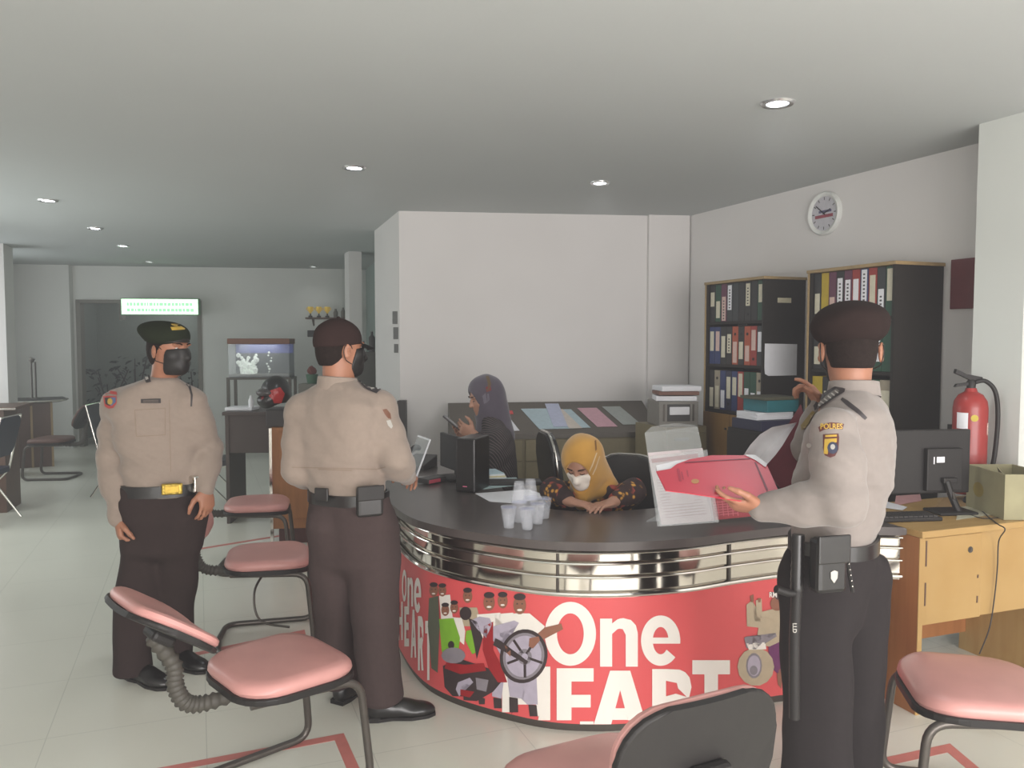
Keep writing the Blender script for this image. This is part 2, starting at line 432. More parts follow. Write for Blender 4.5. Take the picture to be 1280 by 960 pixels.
        for _ in range(smooth):
            sm = np.zeros_like(vert); ct = np.bincount(Q.ravel(), minlength=len(vert)).astype(float); nx = np.roll(Q, -1, 1).ravel()
            for j in range(3): sm[:, j] = np.bincount(Q.ravel(), weights=vert[nx, j], minlength=len(vert))
            vert = vert*.5+.5*sm/np.maximum(ct, 1)[:, None]
        me = D.meshes.new(name); me.vertices.add(len(vert)); me.vertices.foreach_set('co', vert.astype(np.float32).ravel())
        me.loops.add(Q.size); me.loops.foreach_set('vertex_index', Q.astype(np.int32).ravel())
        me.polygons.add(len(Q)); me.polygons.foreach_set('loop_start', (np.arange(len(Q))*4).astype(np.int32))
        me.polygons.foreach_set('use_smooth', np.ones(len(Q), bool))
        me.update(calc_edges=True); me.validate()
        return link(name, me, mats, parent, True)

# ================================================================== THE ROOM
def vtx(x, y): return Vector((x, y, 0))
BR = vtx(1.57, 7.20); BL = vtx(-.966, 6.90); PB = vtx(-1.39, 8.15)      # back wall corners and the end of its left return
FR = vtx(-2.62, 12.5); FLc = vtx(-7.45, 11.8)
RE = fw(5.04); LE = fw(-1.68)
def wallbox(name, a, b, out, th=.12, z0=0, z1=H, m=M_wall, cuts=()):
    """wall slab from a to b, thickness towards 'out'; cuts = (t0, t1, z0, z1) openings in metres along it"""
    a = Vector(a); b = Vector(b); L = (b-a).length; u = (b-a)/L; w = Vector((-u.y, u.x, 0))
    if w.dot(Vector(out)) < 0: w = -w
    bm = BM(); mx = frame(a, u, w, Vector((0, 0, 1)))
    xs = sorted({0, L, *[c[0] for c in cuts], *[c[1] for c in cuts]})
    for x0, x1 in zip(xs, xs[1:]):
        cs = [c for c in cuts if c[0] <= x0 and c[1] >= x1]
        if not cs: box(bm, (x0, 0, z0), (x1, th, z1), mx=mx)
        else:
            c = cs[0]
            if c[2] > z0: box(bm, (x0, 0, z0), (x1, th, c[2]), mx=mx)
            if c[3] < z1: box(bm, (x0, 0, c[3]), (x1, th, z1), mx=mx)
    return struct(name, bm, m)
# floor: one glossy tiled slab
mf = mat('glossy_floor_tile', (224, 224, 212), .24, noise=.03, scale=1.2, spec=.5)
nt = mf.node_tree; n = nt.nodes; b_ = n['Principled BSDF']
br = n.new('ShaderNodeTexBrick'); br.offset = 0; br.inputs['Scale'].default_value = 1; br.inputs['Brick Width'].default_value = .6; br.inputs['Row Height'].default_value = .6
br.inputs['Mortar Size'].default_value = .002; br.inputs['Mortar'].default_value = (*lin((204, 205, 194)), 1)
tc = [x for x in n if x.type == 'TEX_COORD'][0]; mp = n.new('ShaderNodeMapping'); mp.inputs['Rotation'].default_value = (0, 0, -RA)
rp = [x for x in n if x.type == 'VALTORGB'][0]
nt.links.new(tc.outputs['Object'], mp.inputs['Vector']); nt.links.new(mp.outputs['Vector'], br.inputs['Vector'])
nt.links.new(rp.outputs['Color'], br.inputs['Color1']); nt.links.new(rp.outputs['Color'], br.inputs['Color2'])
nt.links.new(br.outputs['Color'], b_.inputs['Base Color'])
def poly_slab(name, pts, z0, z1, m):
    bm = BM(); prism(bm, [(p[0], p[1]) for p in pts], z0, z1); return struct(name, bm, m)
outer = [LE-UY*.3-UX*.3, RE-UY*.3+UX*.3, vtx(1.9, 7.4)+UX*.2, vtx(1.6, 8.6), vtx(-1.0, 14.2), vtx(-8.2, 13.9), vtx(-8.2, 11.5)]
poly_slab('floor', outer, -.12, 0, mf)
poly_slab('ceiling', outer, H, H+.12, M_ceil)
wallbox('wall_back', BL, BR, (0, 1, 0))
wallbox('wall_right', BR+Vector((.0, 0, 0)), RE, (1, 0, 0))
wallbox('wall_left', FLc, LE, (-1, 0, 0), cuts=[(1.55, 4.05, .5, 2.5), (4.9, 7.9, .5, 2.5)])
wallbox('wall_partition', BL, PB, (1, 0, 0), th=.15)
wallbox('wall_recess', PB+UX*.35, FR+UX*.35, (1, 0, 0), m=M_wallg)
wallbox('wall_nook', FR+UX*.5, FR-UX*.02, (0, 1, 0), m=M_wallf)
# far wall with a dark doorway
fu = (FR-FLc).normalized(); fL = (FR-FLc).length
def far_t(px, Yg=12): 
    r = ray(px, 425); # intersect plan line
    A = np.array([[r.x, -fu.x], [r.y, -fu.y]]); s_, t_ = np.linalg.solve(A, [FLc.x, FLc.y]); return t_
t0, t1 = far_t(99), far_t(250)
wallbox('wall_far', FLc, FR, (0, 1, 0), m=M_wallf, cuts=[(t0, t1, 0, 2.18)])
# the dim room seen through that doorway
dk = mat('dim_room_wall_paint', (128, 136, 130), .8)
l = D.lights.new('back_room_fill', 'POINT'); l.energy = 9; l.shadow_soft_size = .3; lo = D.objects.new('back_room_fill', l); COL.objects.link(lo); lo.location = FLc+fu*(t0+1.0)+Vector((0, .9, 2.3))  # unseen fill light added to lift the dark doorway
a0 = FLc+fu*(t0-.3); a1 = FLc+fu*(t1+.6); fn_ = Vector((-fu.y, fu.x, 0))
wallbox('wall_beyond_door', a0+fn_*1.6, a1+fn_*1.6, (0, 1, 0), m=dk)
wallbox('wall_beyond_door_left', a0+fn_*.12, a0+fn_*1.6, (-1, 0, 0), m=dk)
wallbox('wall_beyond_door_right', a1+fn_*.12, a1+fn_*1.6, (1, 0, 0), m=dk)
bm = BM(); mx = frame(FLc, fu, fn_, Vector((0, 0, 1)))
for x0, x1, z0, z1 in ((t0-.03, t0+.03, 0, 2.2), (t1-.03, t1+.03, 0, 2.2), (t0, t1, 2.15, 2.2), (far_t(152)-.02, far_t(152)+.02, 1.9, 2.15)):
    box(bm, (x0, -.02, z0), (x1, .14, z1), mx=mx)
struct('door_1', bm, M_grey)
# left strip of far wall stands a little forward (a boxed column)
bm = BM(); box(bm, (0, -.14, 0), (far_t(93), -.002, H), mx=mx); struct('trim_1', bm, M_wallf)
# freestanding column at the left edge, column in the back corridor, column by the extinguisher
bm = BM(); mx = frame(P(8, 425, 9.2)*1, UX, UY, Vector((0, 0, 1))); mx.col[3][2] = 0
box(bm, (-.7, 0, 0), (0, .5, H), mx=mx); struct('wall_column_left', bm, M_wall)
c0 = P(437, 425, 10.0); mx = frame(c0, UX, UY, Vector((0, 0, 1))); mx.col[3][2] = 0
bm = BM(); box(bm, (0, 0, 0), (.16, .3, H), mx=mx); struct('wall_column_far', bm, M_wall)
pc = vtx(2.385, 4.15); dW = (RE-BR).normalized()
bm = BM(); mx = frame(pc, dW, Vector((-dW.y, dW.x, 0)), Vector((0, 0, 1)))
box(bm, (0, 0, 0), (.27, .42, H), mx=mx); struct('wall_column_right', bm, mat('bright_wall_paint', (208, 211, 206), .7, noise=.01, scale=3))
# back corner boxed strip (808..857 in the back wall)
bd = (BR-BL).normalized(); bt = (P(808, 425, 7.16)-BL); bt.z = 0; tt = bt.dot(bd)
bm = BM(); mx = frame(BL, bd, Vector((-bd.y, bd.x, 0)), Vector((0, 0, 1)))
box(bm, (tt, -.05, 0), ((BR-BL).length-.001, -.001, H), mx=mx); struct('trim_2', bm, M_wall)
# shopfront behind the camera: wall with glazed openings and mullions
wallbox('wall_front', LE, RE, (0, -1, 0), th=.1, cuts=[(.35, 1.68-.15, 0, 2.35), (1.68+.15, 1.68+4.65, .05, 2.45)])
for i, (ta, tb, z0, z1, nm) in enumerate(((-1.33, -.15, 0, 2.35, 2), (.15, 4.65, .05, 2.45, 2))):
    bm = BM(); mx = frame(FW0-UY*.02, UX, UY, Vector((0, 0, 1)))
    for k in range(nm+1):
        x = ta+(tb-ta)*k/nm; box(bm, (x-.03, -.05, z0), (x+.03, .02, z1), mx=mx)
    box(bm, (ta, -.05, z1-.06), (tb, .02, z1), mx=mx); box(bm, (ta, -.05, z0), (tb, .02, z0+.08), mx=mx)
    struct('window_%d' % (i+1), bm, M_grey)

# recessed ceiling lights
M_lamp = mat('lit_lamp', (240, 246, 255), .3, emit=14, noise=0)
M_ring = mat('lamp_ring_chrome', (225, 225, 225), .2, .8, noise=0)
LIGHTS = [(972, 128, .066, 'large bright round downlight in the ceiling near the wall clock', 5.0),
          (443, 209, .064, 'round downlight in the ceiling above the officer in the peaked cap', 4.0),
          (750, 228, .060, 'round downlight in the ceiling in front of the blank white back wall', 4.0),
          (60, 250, .064, 'leftmost round downlight, nearest of the receding row over the left desks', 3.0),
          (119, 285, .062, 'second round downlight of the receding row on the left', 2.0),
          (154, 307, .060, 'third small downlight of the receding row, before the lit green sign', 1.2),
          (187, 327, .055, 'faint tiny downlight over the lit green sign, last of its row', .5),
          (392, 333, .055, 'faint tiny downlight above the trophies at the far wall', .5)]
for px, py, r, lb, pw in LIGHTS:
    g = G(px, py, H); t = thing('downlight', lb, 'ceiling light', (g.x, g.y, H))
    bm = BM(); lathe(bm, [(r*.72, -.001), (r*.78, -.010), (r*1.08, -.012), (r*1.2, -.003), (r*1.2, 0)], n=32); obj('lamp_ring', bm, M_ring, t, smooth=True)
    bm = BM(); lathe(bm, [(0, -.010), (r*.5, -.009), (r*.74, -.004)], n=28)
    o = obj('lamp_lens', bm, M_lamp if pw > 1 else mat('dim_lamp', (220, 228, 225), .3, emit=1.5, noise=0), t)
    l = D.lights.new('downlight_beam', 'SPOT'); l.energy = pw*3.2; l.spot_size = 2.3; l.spot_blend = .8; l.color = (.93, .97, 1); l.shadow_soft_size = .05
    lo = D.objects.new('downlight_beam', l); COL.objects.link(lo); lo.location = (0, 0, -.03); lo.parent = t

# tape on the floor (waiting boxes)
def tape(label, pts, w=.045, closed=False):
    g = [G(*p) if not isinstance(p, Vector) else p for p in pts]; bm = BM(); N = len(g); L = []; R = []
    for i in range(N):
        d1 = (g[i]-g[i-1]).normalized() if i else (g[1]-g[0]).normalized(); d2 = (g[i+1]-g[i]).normalized() if i < N-1 else d1
        m = (d1+d2).normalized(); s = Vector((-m.y, m.x, 0)); k = w/2/max(.4, m.dot(d1))
        L.append(g[i]+s*k); R.append(g[i]-s*k)
    for i in range(N-1):
        vs = [bm.verts.new((p.x, p.y, z)) for z in (.0008,) for p in (L[i], R[i], R[i+1], L[i+1])]
        lo = [bm.verts.new((p.x, p.y, 0)) for p in (L[i], R[i], R[i+1], L[i+1])]
        bm.faces.new(vs); bm.faces.new(lo[::-1])
        for j in range(4): bm.faces.new([vs[j], lo[j], lo[(j+1) % 4], vs[(j+1) % 4]])
    b = g[0]; o = obj('floor_tape', bm, M_tape, None, True, (b.x, b.y, 0)); return tag(o, label, 'tape')
tape('red tape corner on the floor in front of the near left chair', [(175, 968), (424, 921), (452, 985)])
tape('red tape line on the floor just behind the near left chair', [(243, 818), (376, 790), (392, 862)])
tape('red tape line on the floor under the second chair of the row', [(250, 686), (386, 664), (398, 760)])
tape('red tape peak on the floor under the pink chair at the right', [(1085, 957), (1186, 935), (1245, 985)], .05)

# ================================================================== THE COUNTER
OUT = catmull([(-1.02, 5.3), (-.86, 4.7), (-.67, 4.1), (-.42, 3.52), (0, 3.205), (.34, 3.125), (.7, 3.185), (1.0, 3.32), (1.28, 3.41), (1.685, 3.375)], 10)
def offset(path, d):
    o = []
    for i, p in enumerate(path):
        t = (path[min(i+1, len(path)-1)]-path[max(i-1, 0)]).normalized(); o.append(Vector((p.x-t.y*d, p.y+t.x*d, 0)))
    return o
OUT = [Vector((p[0], p[1], 0)) for p in [(q.x, q.y) for q in [Vector((v[0], v[1], 0)) for v in OUT]]]
BASE = offset(OUT, .055); BASE2 = offset(OUT, .30)
INN = catmull([(1.515, 3.86), (1.3, 4.0), (.98, 3.98), (.74, 3.80), (.38, 3.70), (.12, 3.80), (-.02, 4.05), (-.10, 4.55), (-.34, 4.90), (-.46, 5.3)], 10)
counter = thing('reception_counter', 'curved reception counter with dark top, chrome bands and red printed front panel', 'reception counter', (.33, 3.7, 0))
def strip(bm, path, z0, z1, th, mi=0):
    """vertical curved panel following a path, thickness inward"""
    inn = offset(path, th); A = [[bm.verts.new((p.x, p.y, z)) for p in path] for z in (z0, z1)]; B = [[bm.verts.new((p.x, p.y, z)) for p in inn] for z in (z0, z1)]
    n = len(path)
    for i in range(n-1):
        for q in ([A[0][i], A[0][i+1], A[1][i+1], A[1][i]], [B[0][i], B[1][i], B[1][i+1], B[0][i+1]], [A[1][i], A[1][i+1], B[1][i+1], B[1][i]], [A[0][i], B[0][i], B[0][i+1], A[0][i+1]]):
            f = bm.faces.new(q); f.material_index = mi
    for i in (0, n-1): bm.faces.new([A[0][i], A[1][i], B[1][i], B[0][i]])
bm = BM(); poly = [(p.x, p.y) for p in OUT]+[(p[0], p[1]) for p in INN]
prism(bm, poly, .765, .80, bev=.008); obj('countertop', bm, M_top, counter, True)
bm = BM(); strip(bm, BASE, .56, .765, .02); pan = obj('steel_band', bm, M_steel, counter, True, smooth=True)
for z in (.745, .70, .645, .575):
    bm = BM(); pth = offset(BASE, -.012); tube(bm, [(p.x, p.y, z) for p in pth], (.0055 if z != .575 else .010), 8); obj('chrome_rail', bm, M_chrome, counter, True, smooth=True)
bm = BM()
for k in (22, 45, 68):
    p = offset(BASE, -.006)[k]; cyl(bm, (p.x, p.y, .565), (p.x, p.y, .765), .006, n=8)
obj('rail_support', bm, M_frame, counter, True)
CUT = len(BASE)-6
bm = BM(); strip(bm, BASE[:CUT], .035, .56, .02); front = obj('front_panel', bm, M_red, counter, True, smooth=True)
bm = BM(); strip(bm, offset(BASE, .012)[:CUT], 0, .035, .02); obj('kick_strip', bm, M_frame, counter, True)
bm = BM(); strip(bm, offset(BASE, .022)[2:CUT-1], .02, .765, .03); strip(bm, [Vector(p)-Vector((0, 0, 0)) for p in offset([Vector((q[0], q[1], 0)) for q in INN], .05)], .0, .765, .02)
obj('inner_carcass', bm, M_brown, counter, True)
fb = bvh_of(front)
skin_p = mat('print_skin', (168, 112, 88), .5); lime = mat('print_lime', (150, 210, 60), .5); blk = mat('print_black', (70, 56, 58), .5); grey_p = mat('print_grey', (160, 152, 160), .5)
cream = mat('print_cream', (214, 196, 166), .5); purple = mat('print_purple', (128, 56, 116), .5); darkred = mat('print_dark_red', (180, 36, 44), .5); lil = mat('print_lilac', (206, 196, 214), .5)
def zp(zx, zy, s=3.428, ox=480, oy=660): return (ox+zx/s, oy+zy/s)
def zpl(l, **k): return [zp(*p, **k) for p in l]
I = []
# lettering
for ch, x0, y0, x1, y1 in (('O', 681, 752, 745, 832), ('n', 750, 773, 797, 833), ('e', 801, 769, 850, 832), ('H', 628, 833, 688, 912), ('E', 696, 835, 742, 918), ('A', 738, 838, 812, 919), ('R', 815, 836, 864, 917), ('T', 865, 825, 912, 909), ('.', 915, 885, 926, 905)):
    for k_, g_ in enumerate(poly_letter(ch, x0, y0, x1, y1)): I.append((g_, 0, .8+.15*k_))
for ch, x0, x1, y0, y1 in (('O', 503, 509, 712, 752), ('n', 510, 517, 722, 758), ('e', 518, 527, 722, 766), ('H', 498, 504, 752, 800), ('E', 506, 512, 758, 808), ('A', 514, 521, 762, 822), ('R', 523, 530, 770, 838), ('T', 532, 540, 776, 850)):
    for k_, g_ in enumerate(poly_letter(ch, x0, y0, x1, y1)): I.append((g_, 0, .8+.15*k_))
# group of printed people: legs, shirts, heads, hair
def man(hx, hy, r, shirt, mi, ly=2):
    I.append((shirt, mi, ly)); I.append((ellp(*zp(hx, hy+r*.25), r*.72/3.428, r*1.05/3.428), 2, ly+1)); I.append((ellp(*zp(hx, hy-r*.68), r*.68/3.428, r*.40/3.428), 4, ly+2))
    I.append((ellp(*zp(hx, hy+r*.8), r*.3/3.428, r*.13/3.428), 0, ly+3)); I.append((ellp(*zp(hx-r*.28, hy+r*.1), r*.1/3.428, r*.08/3.428), 4, ly+3)); I.append((ellp(*zp(hx+r*.28, hy+r*.1), r*.1/3.428, r*.08/3.428), 4, ly+3))
man(215, 260, 26, zpl([(195, 300), (235, 290), (240, 420), (232, 620), (205, 600), (190, 420)]), 9)
man(252, 262, 24, zpl([(238, 290), (285, 285), (300, 420), (250, 430)]), 0)
man(360, 285, 28, zpl([(325, 340), (400, 340), (420, 420), (330, 420)]), 6)
man(452, 310, 34, zpl([(400, 370), (500, 362), (515, 470), (405, 470)]), 0, 3)
man(510, 305, 30, zpl([(480, 368), (555, 362), (560, 480), (470, 470)]), 0, 3)
man(583, 320, 38, zpl([(520, 385), (560, 365), (625, 365), (690, 420), (665, 470), (650, 470), (655, 640), (510, 640), (505, 450)]), 0, 4)
man(265, 345, 24, zpl([(238, 390), (300, 385), (328, 470), (320, 540), (250, 530)]), 3, 5)
man(303, 335, 24, zpl([(285, 380), (335, 385), (350, 440), (345, 500), (310, 470)]), 0, 4)
I += [(zpl([(355, 440), (400, 430), (402, 530), (380, 540), (350, 480)]), 3, 6), (zpl([(690, 425), (760, 408), (768, 432), (640, 500), (625, 480)]), 2, 8),
      (ellp(*zp(290, 500), 4, 5), 4, 7),
      (zpl([(530, 640), (655, 640), (660, 755), (615, 755), (600, 690), (590, 730), (540, 720)]), 8, 6), (zpl([(465, 650), (515, 650), (505, 730), (465, 720)]), 8, 5),
      (zpl([(620, 755), (655, 758), (665, 858), (632, 855)]), 4, 7), (zpl([(538, 722), (575, 728), (578, 830), (540, 820)]), 4, 7), (zpl([(470, 725), (505, 730), (508, 805), (475, 795)]), 4, 7), (zpl([(405, 720), (435, 730), (432, 785), (412, 775)]), 4, 7),
      (zpl([(560, 820), (590, 832), (540, 835)]), 0, 8), (zpl([(625, 850), (668, 856), (630, 862)]), 0, 8)]
# motor scooter with raised front wheel
I += [(zpl([(255, 590), (330, 560), (420, 590), (480, 610), (520, 640), (470, 700), (400, 740), (310, 735), (262, 680)]), 4, 8),
      (zpl([(270, 575), (350, 585), (430, 578), (440, 610), (330, 625), (262, 600)]), 7, 9), (zpl([(430, 420), (470, 400), (470, 520), (510, 600), (530, 660), (490, 660), (450, 600), (425, 520)]), 7, 9),
      (zpl([(375, 395), (410, 378), (455, 385), (465, 410), (440, 470), (400, 430)]), 8, 9), (zpl([(470, 420), (560, 395), (580, 405), (500, 450), (500, 540), (470, 480)]), 8, 10),
      (ellp(*zp(352, 365), 7.5, 8.5), 4, 9), (zpl([(365, 385), (400, 400), (425, 470), (400, 560), (385, 480)]), 4, 9),
      (ellp(*zp(300, 545), 15, 10), 5, 9), (zpl([(320, 660), (370, 640), (385, 660), (340, 670), (325, 720), (310, 690)]), 8, 10), (zpl([(395, 640), (450, 650), (440, 700), (400, 690)]), 5, 10), (zpl([(330, 690), (390, 700), (370, 725), (330, 715)]), 7, 11),
      (ellp(*zp(600, 548), 29.5, 34, 30, .25), 4, 11), (ellp(*zp(600, 548), 25.5, 29.5, 30, .25), 5, 12), (ellp(*zp(600, 548), 22, 26, 30, .25), 8, 13), (ellp(*zp(605, 550), 9, 10), 5, 14), (ellp(*zp(605, 550), 4, 4.5), 8, 15)]
for k in range(5):
    a = k*2*PI/5+.3; cx, cy = zp(605, 550); d = (math.cos(a)*23, math.sin(a)*26); nn = (-math.sin(a)*1.6, math.cos(a)*1.6)
    I.append(([(cx+nn[0], cy+nn[1]), (cx+d[0]+nn[0], cy+d[1]+nn[1]), (cx+d[0]-nn[0], cy+d[1]-nn[1]), (cx-nn[0], cy-nn[1])], 4, 14))
I += [(zpl([(480, 470), (500, 480), (620, 570), (612, 582), (470, 500)]), 4, 16), (zpl([(625, 470), (665, 462), (670, 480), (640, 515), (622, 505)]), 2, 17), (zpl([(520, 500), (545, 520), (545, 550), (525, 530)]), 2, 16)]
# woman on a white scooter at the right end
Z2 = dict(s=3.428, ox=740, oy=680)
def z2(l): return zpl(l, **Z2)
I += [(z2([(725, 290), (800, 270), (832, 300), (835, 410), (770, 440), (700, 430), (715, 340)]), 6, 3), (z2([(660, 260), (685, 240), (695, 330), (735, 330), (730, 360), (662, 352)]), 6, 4), (z2([(700, 240), (725, 235), (728, 320), (705, 330)]), 6, 4),
      (z2([(755, 440), (832, 405), (832, 480), (800, 560), (755, 520)]), 10, 4), (z2([(790, 540), (815, 530), (810, 620), (795, 600)]), 2, 4),
      (ellp(*zp(790, 255, **Z2), 8, 9), 2, 5), (z2([(755, 205), (800, 205), (830, 230), (820, 245), (790, 236)]), 4, 6), (glyphs('RM', *zp(758, 205, **Z2), *zp(790, 228, **Z2), .02), 0, 8),
      (z2([(650, 400), (665, 395), (670, 430), (770, 395), (785, 380), (790, 395), (700, 450), (660, 445)]), 5, 6), (z2([(660, 425), (740, 420), (745, 450), (670, 452)]), 0, 6), (ellp(*zp(700, 525, **Z2), 23, 24), 6, 5),
      (ellp(*zp(692, 520, **Z2), 10, 16), 5, 7), (ellp(*zp(692, 520, **Z2), 8, 13), 8, 8), (ellp(*zp(690, 540, **Z2), 5, 6), 5, 9), (z2([(675, 222), (690, 215), (692, 245), (680, 250)]), 2, 6), (z2([(708, 232), (722, 230), (720, 248), (710, 250)]), 2, 6),
      (ellp(*zp(820, 690, **Z2), 5, 12), 4, 4), (z2([(760, 440), (800, 430), (835, 400), (830, 425), (765, 455)]), 3, 3)]
decal('printed_artwork', I, [M_pwhite, M_red, skin_p, lime, blk, grey_p, cream, darkred, lil, mat('print_dark_green', (108, 112, 92), .5), purple], front, fb, step=5, eps=.0022, layer=.0002)

# ================================================================== WOODEN DESK AT THE RIGHT
du = Vector((.94, .34, 0)).normalized(); dv = Vector((-du.y, du.x, 0)); d0 = vtx(1.72, 3.335)
desk = thing('wooden_desk', 'light oak office desk with locked drawer panel right of the counter', 'desk', d0, math.atan2(du.y, du.x))
bm = BM(); box(bm, (0, -.015, .765), (.86, .52, .795), .004); obj('desktop', bm, M_wood, desk)
bm = BM(); box(bm, (0, 0, 0), (.022, .25, .765), .002); box(bm, (0, .25, 0), (.022, .50, .765), .002); obj('side_panel', bm, M_woodo, desk)
bm = BM(); box(bm, (-.001, -.004, 0), (.024, 0, .765)); obj('edge_band', bm, M_wood, desk)
bm = BM(); box(bm, (.825, 0, 0), (.85, .50, .765), .002); obj('side_panel', bm, M_wood, desk)
bm = BM(); box(bm, (.024, .0, .385), (.36, .018, .76), .003); dp = obj('front_panel', bm, M_wood, desk)
bm = BM(); box(bm, (.365, .012, .385), (.824, .03, .76), .003); obj('front_panel', bm, M_wood, desk)
bm = BM(); box(bm, (.023, .46, .1), (.824, .48, .765)); obj('rear_panel', bm, M_woodo, desk)
bm = BM(); cyl(bm, (.29, -.002, .69), (.29, .004, .69), .014); cyl(bm, (.29, -.004, .69), (.29, .0, .69), .006, n=10); obj('lock', bm, M_frame, dp)
bm = BM()
for x, z, h in ((.035, .64, .11), (.035, .47, .10), (.335, .45, .03), (.335, .56, .015)): box(bm, (x, -.0015, z), (x+.008, .0, z+h))
obj('scuff_mark', bm, M_brown, dp)

# ================================================================== BOOKCASES
def bookcase(corner, label):
    t = thing('bookcase', label, 'bookcase', corner, RA)
    W, Dp, Ht = .69, .375, 2.05
    bm = BM(); box(bm, (0, 0, 0), (Dp, .018, Ht-.02)); side = obj('side_panel', bm, M_blk2, t)
    bm = BM(); box(bm, (0, W-.018, 0), (Dp, W, Ht-.02)); obj('side_panel', bm, M_blk2, t)
    bm = BM(); box(bm, (Dp-.012, .018, 0), (Dp-.002, W-.018, Ht-.02)); obj('back_panel', bm, M_blk2, t)
    for z in (1.72, 1.395, 1.045, .06):
        bm = BM(); box(bm, (.012, .0185, z), (Dp-.013, W-.0185, z+.02)); obj('shelf', bm, M_blk2, t)
    bm = BM(); box(bm, (-.012, -.012, Ht-.02), (Dp, W+.012, Ht), .002); obj('top_board', bm, M_edge, t)
    for a, b in ((.006, W/2-.003), (W/2+.003, W-.006)):
        bm = BM(); box(bm, (-.018, a, .06), (-.002, b, 1.04), .002); d = obj('door', bm, M_ochre, t)
        bm = BM(); y = b-.04 if a < .1 else a+.04; cyl(bm, (-.03, y, .93), (-.018, y, .93), .008, n=10); obj('lock', bm, M_frame, d)
    bm = BM(); box(bm, (-.006, W-.006, 0), (.004, W+.008, Ht-.02)); obj('edge_band', bm, M_edge, t)
    return t, side
C1 = vtx(1.775, 5.665); C2 = vtx(2.18, 4.578)
case1, side1 = bookcase(C1, 'black bookcase with ochre doors in the corner, paper sheet taped to its side')
case2, side2 = bookcase(C2, 'black bookcase nearest the fire extinguisher, behind the officer with the red folder')
def case_mx(c): return Matrix.Translation(c) @ Matrix.Rotation(RA, 4, 'Z')
sb = bvh_of(side1)
cm = case_mx(C1)
def sheet_on(name, label, cat, bm, mx, m):
    o = obj(name, bm, m, None, True, mx @ Vector((0, 0, 0))); o.data.update(); return tag(o, label, cat)
bm = BM(); pts = [(.02, 1.36), (.05, 1.345), (.30, 1.345), (.30, 1.57), (.015, 1.575), (.015, 1.40)]
prism(bm, pts, .0005, .002, mx=cm @ Matrix(((1, 0, 0, 0), (0, 0, -1, 0), (0, 1, 0, 0), (0, 0, 0, 1))))
o = obj('paper_sheet', bm, M_white, None, True, cm @ Vector((.15, 0, 1.345))); tag(o, 'plain white sheet taped to the side of the corner bookcase', 'paper')
bm = BM(); box(bm, (.12, -.002, 1.865), (.24, -.0005, 1.90), mx=cm)
o = obj('paper_label', bm, mat('cream_paper', (205, 198, 170), .6), None, True, cm @ Vector((.18, 0, 1.865))); tag(o, 'small cream label near the top of the corner bookcase side', 'label')

LM = {'w': M_white, 'c': mat('cream_label', (206, 200, 178), .6), 'p': mat('pinkish_label', (206, 178, 168), .6)}
CMX = {}
def bmat(rgb): return mat('binder_cover_%d_%d_%d' % rgb, rgb, .5)
K, GR, PU, BL_, RD, OR_, YE, DG, DB, PK, TN = (40, 38, 38), (34, 84, 62), (112, 56, 84), (48, 64, 118), (176, 58, 50), (196, 92, 60), (212, 182, 40), (56, 60, 62), (40, 42, 74), (190, 150, 148), (178, 166, 144)
NAMES = {K: 'black', GR: 'green', PU: 'purple', BL_: 'blue', RD: 'red', OR_: 'orange', YE: 'yellow', DG: 'dark grey', DB: 'navy', PK: 'pink', TN: 'beige'}
ORD = ['first', 'second', 'third', 'fourth', 'fifth', 'sixth', 'seventh', 'eighth', 'ninth', 'tenth', 'eleventh', 'twelfth']
def binder(corner, y0, th, zb, rgb, lab, l0, l1, hole, label, group, h=.285, dx=.0, text=False):
    mx = case_mx(corner); base = mx @ Vector((.02+dx, y0+th/2, zb))
    t = thing('ring_binder', label, 'binder', base, RA, group)
    bm = BM(); box(bm, (0, -th/2, 0), (.003, th/2, h), .001); box(bm, (.003, -th/2, 0), (.27, -th/2+.003, h)); box(bm, (.003, th/2-.003, 0), (.27, th/2, h)); obj('cover', bm, bmat(rgb), t)
    bm = BM(); box(bm, (.012, -th/2+.006, .008), (.25, th/2-.006, h-.015)); obj('pages', bm, LM['c'], t)
    if lab:
        bm = BM(); box(bm, (-.0015, -th*.34, l0*h), (-.0002, th*.34, l1*h)); lb = obj('spine_label', bm, LM[lab], t)
        if text:
            bm = BM()
            for k in range(int((l1-l0)*h/.022)-1):
                box(bm, (-.0022, -th*.12, l0*h+.012+k*.022), (-.0014, th*.12, l0*h+.022+k*.022))
            obj('label_print', bm, M_dark, lb)
    if hole:
        bm = BM(); cyl(bm, (-.002, 0, h*.16 if hole == 1 else h*.8), (.001, 0, h*.16 if hole == 1 else h*.8), .011, n=14); obj('finger_ring', bm, M_black, t)
